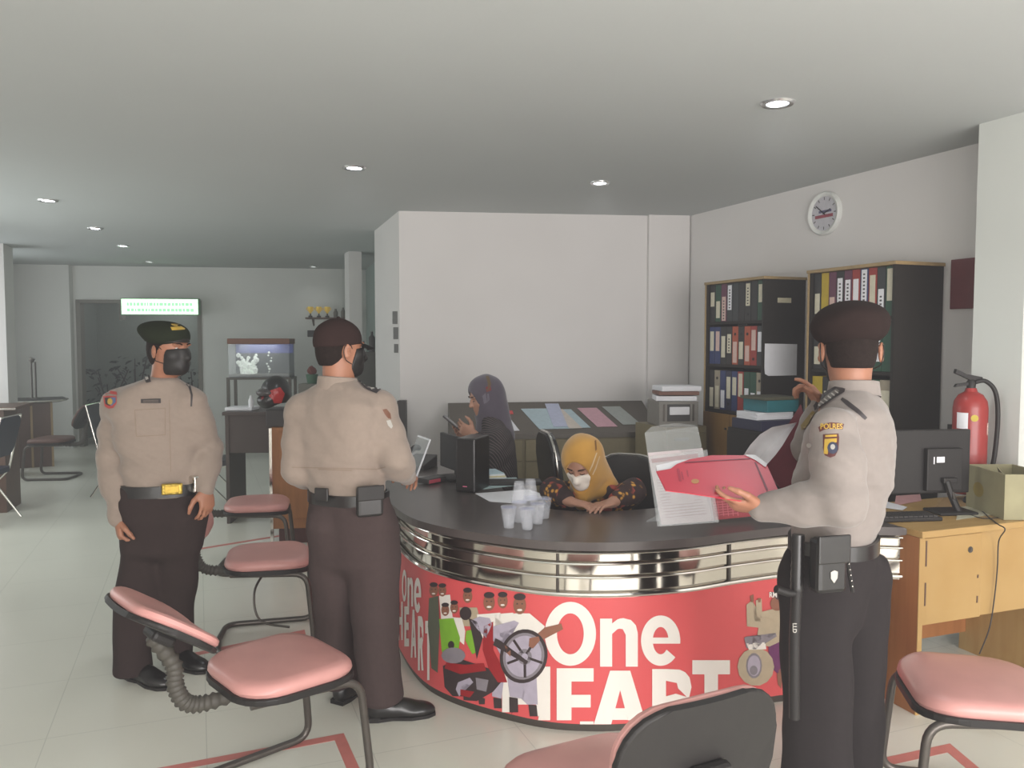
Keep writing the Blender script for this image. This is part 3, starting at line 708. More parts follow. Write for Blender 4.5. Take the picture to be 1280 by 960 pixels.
ROWS = [
 (C1, 1.74, 'top shelf, corner bookcase', [(K, 'c', .42, .8, 0, 0), (GR, 'c', .1, .55, 0, 0), (PU, 'p', .02, .66, 0, 1), (DG, 'w', .3, .95, 0, 1), (DG, 0, 0, 0, 0, 0), (K, 0, 0, 0, 0, 0), (K, 'c', .38, .95, 1, 1), (K, 0, 0, 0, 0, 0), (GR, 'c', .45, .9, 0, 0)]),
 (C1, 1.415, 'middle shelf, corner bookcase', [(BL_, 'c', .35, .88, 0, 0), (BL_, 'p', .35, .88, 0, 0), (K, 'c', .18, .75, 0, 0), (K, 'c', .3, .8, 0, 1), (OR_, 'p', .05, .6, 2, 0), (K, 'c', .15, .6, 2, 0), (OR_, 'p', .1, .5, 2, 0), (RD, 'p', .38, .9, 1, 0), (DG, 'w', .35, .85, 0, 0)]),
 (C1, 1.065, 'bottom open shelf, corner bookcase', [(K, 'c', .05, .55, 0, 0), (TN, 'c', .05, .6, 2, 0), (BL_, 'w', .05, .5, 0, 0), (DB, 'c', .3, .85, 1, 0), (BL_, 'c', .4, .85, 0, 0), (RD, 'c', .38, .95, 0, 0), (GR, 'w', .02, .6, 0, 0), (GR, 'w', .05, .5, 0, 0), (TN, 'w', .05, .55, 2, 0)]),
 (C2, 1.74, 'top shelf, bookcase nearest extinguisher', [(K, 'c', .1, .55, 0, 0), (YE, 0, 0, 0, 0, 1), (PU, 'p', .2, .45, 0, 0), (K, 'w', .2, .85, 0, 1), (PU, 'w', .18, .8, 0, 1), (RD, 'w', .15, .8, 0, 0), (BL_, 'w', .05, .98, 0, 1), (RD, 'c', .2, .85, 1, 0), (DG, 'w', .1, .55, 0, 1), (GR, 'c', .3, .95, 0, 0)]),
 (C2, 1.415, 'middle shelf, bookcase nearest extinguisher', [(K, 'c', .1, .5, 0, 0), (K, 0, 0, 0, 1, 0), (BL_, 'c', .2, .7, 0, 0), (GR, 'w', .3, .8, 0, 0), (K, 'c', .3, .8, 0, 0), (DG, 0, 0, 0, 1, 0), (GR, 'w', .2, .7, 0, 0), (GR, 0, 0, 0, 0, 0)]),
 (C2, 1.065, 'bottom open shelf, bookcase nearest extinguisher', [(YE, 'c', .1, .5, 0, 0), (K, 'c', .2, .7, 0, 0), (BL_, 0, 0, 0, 1, 0), (K, 'c', .2, .7, 0, 0), (DG, 'w', .2, .8, 0, 0), (GR, 'w', .3, .8, 0, 0), (TN, 'c', .2, .8, 0, 0)])]
for c, z, where, L in ROWS:
    n_ = len(L); w = .645/n_
    for i, (rgb, lab, l0, l1, hole, tx) in enumerate(L):
        y = .69-.024-w*(i+1)+.002; side_ = ORD[i]+' from the left'
        lbl = '%s %s binder, %s, %s' % (NAMES[rgb], ('white-labelled' if lab == 'w' else 'cream-labelled' if lab == 'c' else 'pink-labelled' if lab == 'p' else 'unlabelled'), side_, where)
        binder(c, y, w-.004, z+.001, rgb, lab, l0, l1, hole, lbl, 'ring binders on the '+where, h=.285 if z > 1.3 else .30, text=tx)
# things lying on top of rows
mx = case_mx(C1)
bm = BM(); box(bm, (.03, .22, 1.703), (.2, .33, 1.718), .003, mx=mx); 
o = obj('stapler', bm, M_black, None, True, mx @ Vector((.1, .27, 1.703))); tag(o, 'black flat object lying on the binders of the corner bookcase middle shelf', 'stapler')
o.name = 'black_case'; o['category'] = 'case'

# low cupboard with stacked paper between the two bookcases
q = P(952, 560, 5.18); cab = thing('low_cabinet', 'dark low cabinet between the bookcases holding papers and boxes', 'cabinet', (q.x, q.y, 0), RA)
bm = BM(); box(bm, (0, 0, 0), (.34, .36, 1.0), .003); obj('body', bm, M_blk2, cab)
bm = BM(); box(bm, (-.014, .01, .06), (-.001, .35, .98), .002); dd = obj('door', bm, M_blk2, cab)
bm = BM(); cyl(bm, (-.02, .05, .8), (-.014, .05, .8), .01, n=10); obj('knob', bm, M_frame, dd)
mx = Matrix.Translation((q.x, q.y, 0)) @ Matrix.Rotation(RA, 4, 'Z')
def item(name, label, cat, lo, hi, m, mx, bev=.003, group=None):
    bm = BM(); box(bm, lo, hi, bev, mx=mx); c = mx @ Vector(((lo[0]+hi[0])/2, (lo[1]+hi[1])/2, lo[2])); o = obj(name, bm, m, None, True, c); return tag(o, label, cat, group)
item('box_file', 'navy box file under the loose white papers on the low cabinet', 'box', (.01, .02, 1.001), (.33, .33, 1.07), bmat(DB), mx)
t = thing('paper_stack', 'stack of loose white papers on the navy box file', 'papers', mx @ Vector((.165, .18, 1.071)), RA)
for k in range(6):
    bm = BM(); box(bm, (-.15, -.105, k*.008), (.15, .105, k*.008+.007), mx=Matrix.Rotation(.05*math.sin(k*2.3), 4, 'Z')); obj('paper_sheaf', bm, M_white, t)
item('box_file', 'teal box file on the white papers next to the raised hand', 'box', (.08, .05, 1.121), (.34, .3, 1.20), mat('teal_card', (36, 122, 132), .5), mx)
item('folder', 'dark olive folder lying on the teal box file', 'folder', (.06, .05, 1.201), (.34, .31, 1.222), mat('olive_card', (92, 92, 72), .6), mx)

# ================================================================== SLOPED DISPLAY CABINET ALONG THE BACK WALL
s0 = vtx(P(566, 500, 6.35).x, 6.35); s1 = vtx(P(826, 500, 6.62).x, 6.62); su = (s1-s0).normalized(); L = (s1-s0).length
low = thing('display_cabinet', 'olive and grey low cabinet with sloping top along the white back wall', 'cabinet', s0, math.atan2(su.y, su.x))
M_top2 = mat('grey_brown_laminate', (104, 96, 86), .4)
bm = BM(); prism(bm, [(0, .80), (.0, .84), (.50, 1.06), (.50, .80)], 0, L, mx=Matrix(((0, 0, 1, 0), (1, 0, 0, 0), (0, 1, 0, 0), (0, 0, 0, 1)))); top = obj('sloping_top', bm, M_top2, low)
bm = BM(); box(bm, (.01, .02, 0), (L-.01, .50, .80)); obj('carcass', bm, M_olive, low)
for k in range(3):
    a = L*k/3+.015; b = L*(k+1)/3-.015
    bm = BM(); box(bm, (a, .002, .62), (b, .019, .79), .002); dr = obj('drawer', bm, M_olive, low)
    bm = BM(); box(bm, (a, .002, .05), (b, .019, .61), .002); dr = obj('door', bm, M_olive, low)
    bm = BM(); box(bm, ((a+b)/2-.05, -.012, .55), ((a+b)/2+.05, .002, .565), .003); obj('handle', bm, M_frame, dr)
sl = math.atan2(.22, .5); mS = Matrix.Translation(s0) @ Matrix.Rotation(math.atan2(su.y, su.x), 4, 'Z') @ Matrix.Translation((0, 0, .84)) @ Matrix.Rotation(sl, 4, 'X')
def leaflet(px0, px1, y0, y1, m, label, skew=-.06, lift=0, rot=0):
    Y = 6.6; a = ((px0-640)/F*Y-s0.x)/su.x; b = ((px1-640)/F*Y-s0.x)/su.x
    bm = BM(); prism(bm, [(a-skew, y0), (b-skew, y0), (b+skew, y1), (a+skew, y1)], .002+lift, .004+lift, mx=mS)
    o = obj('leaflet', bm, m, None, True, mS @ Vector(((a+b)/2, y0, .002+lift))); tag(o, label, 'leaflet', 'leaflets on the sloping display top')
pb = mat('pale_blue_paper', (176, 196, 204), .5)
leaflet(668, 712, .07, .42, pb, 'large pale blue leaflet on the sloping cabinet top behind the women', -.05)
leaflet(694, 712, .1, .50, mat('pale_lilac_paper', (186, 192, 216), .5), 'pale lilac folded leaflet standing out among the blue ones', 0, .004)
leaflet(706, 722, .07, .40, mat('pale_peach_paper', (206, 196, 186), .5), 'narrow peach leaflet between the blue leaflets', -.05, .002)
leaflet(720, 733, .08, .40, pb, 'narrow pale blue leaflet right of the peach one', -.05)
leaflet(742, 768, .09, .42, mat('pink_paper', (206, 160, 172), .5), 'pink leaflet on the sloping cabinet top', -.05)
leaflet(776, 800, .12, .44, mat('silver_paper', (164, 170, 166), .4), 'silvery grey leaflet at the right end of the sloping cabinet top', -.05)
leaflet(641, 649, .33, .39, mat('red_paper', (206, 70, 70), .5), 'small red card at the left of the sloping cabinet top', 0)
leaflet(636, 646, .05, .30, M_white, 'thin white leaflet beside the small red card', -.03)

# grey box with papers on a stand, right of the display cabinet
q = P(842, 530, 6.2); st = thing('side_cupboard', 'plain olive cupboard under the grey printer by the corner', 'cupboard', (q.x, q.y, 0), RA)
bm = BM(); box(bm, (-.165, -.15, 0), (.2, .3, .94), .003); obj('body', bm, M_olive, st)
bm = BM(); box(bm, (-.16, -.168, .04), (.19, -.151, .9), .002); dd = obj('door', bm, M_olive, st)
bm = BM(); box(bm, (-.1, -.18, .84), (.02, -.168, .86), .002); obj('handle', bm, M_grey, dd)
pr = thing('printer', 'boxy grey printer by the corner with papers piled on it', 'printer', (q.x, q.y, .941), RA*.3)
bm = BM(); box(bm, (-.155, -.12, 0), (.155, .2, .19), .006); prb = obj('body', bm, mat('printer_grey', (150, 146, 138), .5), pr)
bm = BM(); box(bm, (-.09, -.124, .04), (.09, -.12, .17), .002); obj('front_tray', bm, M_dark, pr)
bm = BM(); box(bm, (-.075, -.14, .09), (.08, -.124, .15), .004); obj('paper_tray', bm, M_white, pr)
for x in (-.115, .115):
    bm = BM(); box(bm, (x-.008, -.123, .04), (x+.008, -.12, .17), .001); obj('side_slot', bm, M_frame, pr)
for k, (z, m, lb) in enumerate(((.0, M_white, 'white paper bundle directly on the grey printer'), (.045, mat('brown_card', (142, 100, 84), .6), 'brown folder between paper bundles on the grey printer'), (.075, M_white, 'topmost loose paper bundle on the grey printer'))):
    bm = BM(); box(bm, (-.15+.01*k, -.1, 0), (.16+.012*k, .14, .038 if k != 1 else .028), .004)
    o = obj('paper_bundle', bm, m, None, False, (q.x, q.y, 1.133+z)); o.rotation_euler = (0, 0, .1*k-.05); tag(o, lb, 'papers')

# ================================================================== CLOCK, RED PANEL, EXTINGUISHER, POSTERS
mw = frame(BR, dW, Vector((-dW.y, dW.x, 0)), Vector((0, 0, 1)))          # along the right wall
def wall_pt(px, py):
    r = ray(px, py); A = np.array([[r.x, -dW.x], [r.y, -dW.y]]); k, t_ = np.linalg.solve(A, [BR.x, BR.y]); return Vector((0, 0, CH))+r*k
inw = -Vector((-dW.y, dW.x, 0)); 
if inw.x > 0: inw = -inw
c = wall_pt(1033, 267)
ck = thing('wall_clock', 'round white wall clock high on the right wall above the bookcases', 'clock', c, math.atan2(inw.y, inw.x))
mR = Matrix(((0, 0, 1, 0), (1, 0, 0, 0), (0, 1, 0, 0), (0, 0, 0, 1)))
bm = BM(); lathe(bm, [(0.001, .0), (.150, 0), (.152, .02), (.142, .036), (.124, .030), (.118, .022)], n=48, mx=mR); obj('rim', bm, mat('clock_rim_white', (226, 228, 224), .4), ck, smooth=True)
bm = BM(); lathe(bm, [(0.0, .021), (.12, .021)], n=40, mx=mR); dial = obj('dial', bm, mat('clock_dial', (196, 194, 200), .4), ck)
bm = BM(); box(bm, (.0215, -.085, -.03), (.0222, .085, -.008)); obj('dial_print', bm, mat('clock_print_red', (150, 62, 76), .5), dial)
bm = BM(); box(bm, (.0215, -.05, .005), (.0222, .07, .022)); obj('dial_print', bm, mat('clock_print_blue', (88, 84, 120), .5), dial)
for k in range(12):
    bm = BM(); a = k*PI/6; box(bm, (.0215, -.003, .092), (.0222, .003, .112), mx=Matrix.Rotation(a, 4, 'X')); obj('hour_mark', bm, M_dark, dial)
bm = BM(); box(bm, (.023, -.004, -.01), (.0245, .004, .065), mx=Matrix.Rotation(-1.2, 4, 'X')); obj('hour_hand', bm, M_black, ck)
bm = BM(); box(bm, (.025, -.003, -.015), (.0265, .003, .095), mx=Matrix.Rotation(.9, 4, 'X')); obj('minute_hand', bm, M_black, ck)
a = wall_pt(1192, 325); b = wall_pt(1206, 386)
bm = BM(); mx = frame(Vector((a.x, a.y, 0)), dW, inw, Vector((0, 0, 1))); box(bm, (0, .002, b.z), (.30, .02, a.z), .002, mx=mx)
o = obj('notice_board', bm, mat('maroon_board', (132, 62, 66), .5), None, True, (a.x, a.y, b.z)); tag(o, 'dark red board on the right wall, half hidden by the bright column', 'board')

e = thing('fire_extinguisher', 'red fire extinguisher with black hose hanging on the bright column at right', 'fire extinguisher', P(1214, 480, 4.0)-Vector((0, 0, .55)))
bm = BM(); lathe(bm, [(0, 0), (.070, .0), (.078, .012), (.079, .05), (.079, .43), (.074, .465), (.055, .497), (.03, .512), (.024, .53), (.0, .53)], n=36); exb = obj('cylinder', bm, mat('extinguisher_red', (176, 50, 46), .4, coat=.2), e, smooth=True)
bm = BM(); lathe(bm, [(0, .525), (.02, .525), (.022, .56), (.012, .575), (0, .575)], n=16); obj('valve', bm, M_black, e, smooth=True)
bm = BM(); prism(bm, [(-.085, .605), (-.08, .625), (-.03, .60), (.05, .585), (.05, .565), (.0, .565), (-.04, .585)], -.012, .012, mx=Matrix(((1, 0, 0, 0), (0, 0, 1, 0), (0, 1, 0, 0), (0, 0, 0, 1)))); obj('top_lever', bm, M_black, e)
bm = BM(); prism(bm, [(-.085, .535), (-.075, .55), (-.01, .56), (-.01, .545)], -.01, .01, mx=Matrix(((1, 0, 0, 0), (0, 0, 1, 0), (0, 1, 0, 0), (0, 0, 0, 1)))); obj('carry_handle', bm, M_black, e)
bm = BM(); tube(bm, catmull([(.015, -.01, .56), (.06, -.02, .565), (.105, -.03, .51), (.118, -.035, .38), (.108, -.035, .2), (.09, -.03, .08)], 8), .011, 10); obj('hose', bm, M_black, e, smooth=True)
def wrap(bm, r, a0, a1, z0, z1, n=10):
    vs = [[bm.verts.new((r*math.cos(a0+(a1-a0)*i/n), r*math.sin(a0+(a1-a0)*i/n), z)) for i in range(n+1)] for z in (z0, z1)]
    for i in range(n): bm.faces.new([vs[0][i], vs[0][i+1], vs[1][i+1], vs[1][i]])
bm = BM(); wrap(bm, .0795, -2.9, -2.2, .33, .41); obj('white_label', bm, LM['w'], exb)
bm = BM(); wrap(bm, .0795, -.9, -.5, .30, .36); obj('white_label', bm, LM['p'], exb)
bm = BM(); lathe(bm, [(0, 0), (.017, 0)], n=20, mx=T((-.022, -.0775, .385), (PI/2, 0, -.28))); obj('yellow_seal', bm, mat('seal_yellow', (216, 190, 40), .5), exb)
bm = BM(); box(bm, (-.02, .078, .30), (.02, .17, .33)); box(bm, (-.02, .078, .1), (.02, .17, .13)); obj('wall_bracket', bm, M_black, e)

# ================================================================== COUNTER TOP ITEMS
cz = .8005
def curvecup(p, label, inv=False, z=cz):
    t = thing('plastic_cup', label, 'cup', (p.x, p.y, z), 0, 'clear plastic water cups on the counter')
    h = .092; pr = [(.0, .001), (.021, .001), (.0225, .006), (.024, .02), (.030, h*.62), (.031, h*.66), (.034, h-.003), (.0365, h), (.0355, h+.0015)]
    if inv: pr = [(r, h-zz) for r, zz in pr]
    bm = BM(); lathe(bm, pr, n=24); obj('cup_wall', bm, M_cup, t, smooth=True)
    bm = BM(); lathe(bm, [(.0, h-.0035), (.033, h-.0035)] if not inv else [(.0, .0035), (.033, .0035)], n=24); obj('lid_film', bm, M_film, t)
    if not inv:
        bm = BM(); lathe(bm, [(.0, .004), (.021, .004), (.0235, .02), (.0295, h*.62), (.0, h*.64)], n=20); obj('water', bm, M_cupw, t, smooth=True)
M_cup = mat('clear_cup_plastic', (235, 238, 245), .12, alpha=.2, noise=0)
M_cupw = mat('cup_water', (220, 226, 236), .05, alpha=.1, noise=0)
M_film = mat('cup_lid_film', (150, 158, 206), .2, alpha=.5, noise=.3, scale=90)
cups = [((636, 660), 'front left plastic cup of the cluster on the counter'), ((659, 662), 'front middle plastic cup of the cluster, nearest the counter edge'), ((649, 653), 'plastic cup in the middle of the cluster on the counter'), ((672, 655), 'right hand plastic cup of the cluster in its front half'), ((680, 648), 'rightmost plastic cup at the rear of the cluster'), ((664, 645), 'rear plastic cup of the cluster beside the papers')]
for (x, y), lb in cups: curvecup(G(x, y, .8), lb)
curvecup(G(649, 655.5, .8), 'upside down cup stacked on the cluster, left of the two', True, cz+.096)
curvecup(G(663, 652, .8), 'upside down cup stacked on the cluster, right of the two', True, cz+.0965)
# papers
def sheetpx(px, z, m, label, name='paper_sheet', th=.0015, cat='paper'):
    bm = BM(); g = [G(x, y, z) for x, y in px]; prism(bm, [(p.x, p.y) for p in g], z, z+th); o = obj(name, bm, m, None, True, (g[0].x, g[0].y, z)); return tag(o, label, cat)
sheetpx([(594, 617), (660, 612), (692, 622), (640, 629), (612, 627)], cz, M_white, 'crumpled white paper sheets on the counter behind the plastic cups')
sheetpx([(586, 600), (645, 597), (655, 606), (600, 612)], cz, mat('pale_teal_paper', (168, 190, 190), .6), 'pale teal paper sheet on the counter beside the black box')
t = thing('paper_stack', 'small pile of documents on the counter in front of the woman with the phone', 'papers', G(606, 596, .8)+Vector((0, 0, .0005)), .1)
for k, m in enumerate((M_white, mat('pale_yellow_paper', (214, 204, 160), .6), M_white, pb)):
    bm = BM(); box(bm, (-.12, -.08, k*.008), (.12-.01*k, .08, k*.008+.007), mx=Matrix.Rotation(.08*k, 4, 'Z')); obj('paper_sheaf', bm, m, t)
# black tower (mini computer) and tray behind
q = G(590, 612, .8)
t = thing('computer_tower', 'upright glossy black computer case on the counter before the phone woman', 'computer', (q.x, q.y, cz), -.35)
bm = BM(); box(bm, (-.055, -.09, 0), (.055, .12, .285), .008); obj('case', bm, M_leather, t)
bm = BM(); box(bm, (-.045, -.094, .02), (.045, -.09, .27), .002); fp = obj('front_cover', bm, M_black, t)
bm = BM(); box(bm, (-.012, -.097, .03), (.012, -.094, .035)); obj('status_light', bm, mat('lamp_pink', (226, 120, 150), .4), fp)
q = G(566, 603, .8)
t = thing('monitor', 'thin black screen seen edge on behind the upright black case', 'monitor', (q.x, q.y+.12, cz), -1.1)
bm = BM(); box(bm, (-.19, -.012, .05), (.19, .012, .25), .004); obj('screen', bm, M_black, t)
bm = BM(); box(bm, (-.03, .012, .02), (.03, .03, .17), .003); obj('stand', bm, M_black, t)
bm = BM(); box(bm, (-.1, -.07, 0), (.1, .09, .015), .004); obj('stand_base', bm, M_black, t)
bm = BM(); g = G(645, 607, .8); box(bm, (-.16, -.07, 0), (.16, .05, .02), .006, mx=T((g.x-.02, g.y+.06, cz), (0, 0, .05)))
o = obj('keyboard', bm, M_black, None, True, (g.x, g.y+.06, cz)); tag(o, 'black keyboard on the counter between the two seated women', 'keyboard')
# acrylic stands at left end
M_acr = mat('clear_acrylic', (225, 230, 232), .06, alpha=.22, noise=0, spec=.8)
q = G(520, 603, .8)
t = thing('acrylic_card_stand', 'tilted clear acrylic card stand with bright edge beside the capped officer hand', 'display stand', (q.x-.05, q.y+.03, cz), -1.15)
bm = BM(); box(bm, (-.11, 0, 0), (.11, .004, .26), mx=T((0, 0, .004), (-.38, 0, 0))); obj('leaning_sheet', bm, M_acr, t)
bm = BM(); box(bm, (-.11, -.02, 0), (.11, .12, .004)); obj('foot', bm, M_acr, t)
bm = BM(); box(bm, (.104, -.002, 0.01), (.112, .006, .26), mx=T((0, 0, .004), (-.38, 0, 0))); box(bm, (-.11, -.002, .252), (.11, .006, .262), mx=T((0, 0, .004), (-.38, 0, 0))); obj('bright_edge', bm, M_white, t)
q = G(522, 588, .8)
t = thing('desk_telephone', 'dark desk telephone behind the tilted acrylic stand', 'telephone', (q.x, q.y+.1, cz), -.4)
bm = BM(); prism(bm, [(-.09, 0), (.09, 0), (.09, .075), (-.09, .03)], -.08, .08, mx=Matrix(((0, 0, 1, 0), (1, 0, 0, 0), (0, 1, 0, 0), (0, 0, 0, 1))), bev=.006); obj('base', bm, M_dark, t)
bm = BM(); tube(bm, catmull([(-.055, -.08, .075), (-.055, -.03, .1), (-.055, .05, .12), (-.055, .09, .11)], 5), .018, 10); obj('handset', bm, M_black, t, smooth=True)
q = G(540, 603, .8)
t = thing('desk_calculator', 'small dark calculator with a pink edge on the counter left of the black case', 'calculator', (q.x, q.y, cz), .9)
bm = BM(); box(bm, (-.07, -.045, 0), (.07, .045, .03), .006); obj('body', bm, M_dark, t)
bm = BM(); box(bm, (-.068, -.049, .006), (.02, -.044, .026), .002); obj('pink_edge', bm, mat('pink_plastic', (220, 90, 110), .4), t)
for k in range(2):
    q = G(498, 590-k*5, .8); bm = BM(); bx = [(-.05, -.04, 0), (.05, .04, .06)]; box(bm, *bx, .004, mx=T((q.x-.02+.03*k, q.y+.15+.1*k, cz+.0), (0, 0, .3)))
    o = obj('small_box', bm, M_white if k else M_grey, None, True, (q.x, q.y+.15, cz)); tag(o, ['grey small box at the far left end of the counter', 'white small box behind the grey one at the far left end of the counter'][k], 'box')
# acrylic brochure holder with pink-white sheet
q = G(848, 655, .8); hd = thing('brochure_holder', 'large clear acrylic holder with a pink and white price sheet on the counter', 'brochure holder', (q.x, q.y, cz), .13)
Yh = q.y
def hz(px, py): 
    p = P(px, py, Yh+.04*(655-py)/100); return p
bm = BM(); A = [P(827, 656, 3.24), P(893, 651, 3.27), P(878, 560, 3.42), P(810, 566, 3.39)]; quadslab(bm, A, .003); obj('printed_sheet', bm, mat('pink_white_sheet', (240, 222, 224), .5, noise=.04, scale=20), hd, True)
bm = BM(); A2 = [P(822, 658, 3.235), P(897, 652, 3.265), P(872, 533, 3.46), P(806, 541, 3.43)]; quadslab(bm, A2, .004)
A3 = [P(825, 658, 3.225), P(899, 653, 3.255), P(884, 562, 3.385), P(812, 570, 3.355)]; quadslab(bm, A3, .003); obj('acrylic_sleeve', bm, M_acr, hd, True)
bm = BM(); tb_ = [P(806, 541, 3.43), P(815, 533, 3.44), P(842, 529, 3.45), P(868, 531, 3.46), P(872, 534, 3.46)]
vs = [bm.verts.new(p) for p in tb_]; bm.faces.new(vs); obj('acrylic_crown', bm, M_acr, hd, True)
bm = BM(); g = [G(808, 652, .801), G(893, 651, .801), G(905, 643, .801), G(830, 640, .801)]; prism(bm, [(p.x, p.y) for p in g], cz, cz+.004); obj('acrylic_foot', bm, M_acr, hd, True)
sbv = bvh_of([x for x in hd.children if x.name.startswith('printed_sheet')][0]) if hd.children else None
pkp = mat('print_pink', (222, 120, 130), .5)
its = [([(814, 574), (872, 567), (873, 572), (815, 579)], 0)]
for k in range(14): its.append(([(820+k*.9, 600+k*3.6), (866+k*1.3, 596+k*3.5), (866.2+k*1.3, 596.8+k*3.5), (820.2+k*.9, 600.8+k*3.6)], 1))
decal('sheet_print', its, [pkp, mat('print_pale_pink', (226, 190, 196), .5)], hd, sbv, 12)
t = thing('desk_calendar', 'red printed card standing behind the red folder on the counter', 'card', G(918, 650, .8)+Vector((0, 0, .0005)), 0)
bm = BM(); quadslab(bm, [P(893, 650, 3.45), P(943, 645, 3.5), P(938, 618, 3.56), P(884, 622, 3.5)], .003); cs = obj('card', bm, mat('card_red', (170, 66, 74), .5), t, True)
cb = bvh_of(cs); its = []
for k in range(6): its.append(([(890, 628+k*3.2), (922, 625+k*3.2), (922, 626+k*3.2), (890, 629+k*3.2)], 0))
for k in range(5): its.append(([(896+k*6, 626), (897+k*6, 626), (899+k*6, 645), (898+k*6, 645)], 0))
decal('card_print', its, [pkp], cs, cb, 10)

# ================================================================== ON THE WOODEN DESK
md = Matrix.Translation(d0) @ Matrix.Rotation(math.atan2(du.y, du.x), 4, 'Z')
dz = .7955
q = G(1186, 640, .795)
t = thing('monitor', 'black computer monitor seen from behind on the oak desk', 'monitor', (q.x, q.y, dz), .12)
bm = BM(); box(bm, (-.33, .02, .085), (.115, .05, .385), .006); sc = obj('screen_back', bm, M_black, t)
bm = BM(); box(bm, (-.12, -.008, .10), (.06, .022, .30), .005); bp_ = obj('rear_cover', bm, M_black, sc)
bm = BM(); box(bm, (-.075, -.0095, .235), (-.035, -.008, .262)); box(bm, (-.09, -.0095, .262), (-.085, -.008, .228)); obj('rating_label', bm, M_white, sc)
bm = BM(); box(bm, (-.05, -.03, .14), (.02, -.008, .165), .004); tube(bm, [(-.03, -.02, .15), (-.01, -.03, .08), (.02, -.04, .01)], .016, 8); obj('stand_arm', bm, M_black, t)
bm = BM(); box(bm, (-.10, -.085, 0), (.09, .05, .014), .006); obj('stand_base', bm, M_black, t)
bm = BM(); cyl(bm, (-.01, -.04, .1), (-.012, -.052, .07), .006, n=8); obj('tilt_knob', bm, M_frame, t)
t = thing('keyboard', 'black computer keyboard at the left of the monitor on the oak desk', 'keyboard', G(1140, 652, .795)+Vector((0, .01, .0005)), .12)
bm = BM(); box(bm, (-.19, -.02, 0), (.14, .11, .018), .005); kb = obj('body', bm, M_black, t)
bm = BM()
for i in range(13):
    for j in range(4): box(bm, (-.18+i*.0235, -.01+j*.026, .018), (-.16+i*.0235, .012+j*.026, .024))
o = obj('keys', bm, M_dark, kb); o['kind'] = 'stuff'
t = thing('desk_phone_adapter', 'small black mouse on the oak desk beside the monitor stand', 'mouse', G(1216, 628, .795)+Vector((0, 0, .0005)), .4); t.name = 'computer_mouse'
bm = BM(); lathe(bm, [(0, 0), (.036, 0), (.04, .01), (.034, .026), (.015, .034), (0, .035)], n=24, mx=Matrix.Diagonal((1.45, .9, 1, 1))); obj('body', bm, M_black, t, smooth=True)
def cable(label, pts, r=.0028, m=M_dark, name='cable'):
    bm = BM(); tube(bm, catmull(pts, 8), r, 8); o = obj(name, bm, m, None, True, pts[0], smooth=True); return tag(o, label, 'cable')
e_ = .0035
cable('dark cable trailing over the oak desk edge and down its front', [G(1218, 630, .795+e_), G(1232, 643, .795+e_), G(1247, 655, .795+e_), G(1254, 661, .795+e_)+Vector((0, -.012, .0)), md @ Vector((.43, -.022, .72)), md @ Vector((.445, -.008, .6)), md @ Vector((.44, -.004, .48)), md @ Vector((.42, .0, .33)), md @ Vector((.40, .03, .2))])
cable('thin dark cable looping in front of the cardboard box', [G(1220, 625, .795+e_), G(1245, 638, .795+e_), G(1253, 645, .795+e_), G(1230, 648, .795+e_), G(1205, 640, .795+e_), G(1198, 632, .795+e_)], .0022)
cable('thin dark cable running to the right beside the cardboard box', [G(1222, 622, .795+e_), G(1250, 628, .795+e_), G(1283, 637, .795+e_)], .0022)
cable('dark cable hanging below the oak desk drawer panel', [md @ Vector((.14, .3, .5)), md @ Vector((.13, .28, .3)), md @ Vector((.06, .25, .22)), md @ Vector((.07, .3, .02))], .003)
t = thing('carton_box', 'open greenish carton box at the right end of the oak desk', 'box', (2.2, 3.84, .796), -PI/2)
M_cart = mat('greenish_carton', (178, 171, 134), .7, noise=.1, scale=8)
bm = BM(); w, d_, h = .30, .22, .205
box(bm, (0, 0, 0), (w, .006, h)); box(bm, (0, d_-.006, 0), (w, d_, h)); box(bm, (0, .0061, 0), (.006, d_-.0061, h)); box(bm, (w-.006, .0061, 0), (w, d_-.0061, h)); box(bm, (.006, .006, 0), (w-.006, d_-.006, .005)); obj('carton_walls', bm, M_cart, t)
bm = BM(); quadslab(bm, [(.16, .05, h+.015), (w-.02, .03, h-.03), (w-.02, .10, .04), (.18, .10, .06)], .004); obj('inner_flap', bm, M_cart, t)
bm = BM(); lathe(bm, [(.0, 0), (.035, 0)], n=24, mx=T((.10, -.0012, .10), (PI/2, 0, 0)) @ Matrix.Diagonal((1.2, 1, 1, 1))); obj('round_print', bm, mat('carton_print_yellow', (180, 160, 84), .7), t)
sheetpx([(1168, 636), (1212, 632), (1208, 622), (1180, 622)], .7957, mat('beige_envelope', (196, 160, 110), .6), 'beige envelope on the oak desk behind the monitor stand')
sheetpx([(1195, 650), (1250, 642), (1240, 630), (1200, 634)], .7965, mat('pale_grey_paper', (184, 180, 158), .6), 'pale grey paper on the oak desk under the mouse cable')
sheetpx([(1118, 632), (1152, 626), (1150, 618), (1120, 620)], .7965, mat('pink_paper2', (198, 150, 150), .6), 'pink paper on the oak desk behind the keyboard')
# clipboard/white frame between officer and monitor
sheetpx([(1104, 626), (1134, 634), (1128, 638), (1100, 634)], .7985, M_white, 'white paper edge sticking out beside the keyboard')

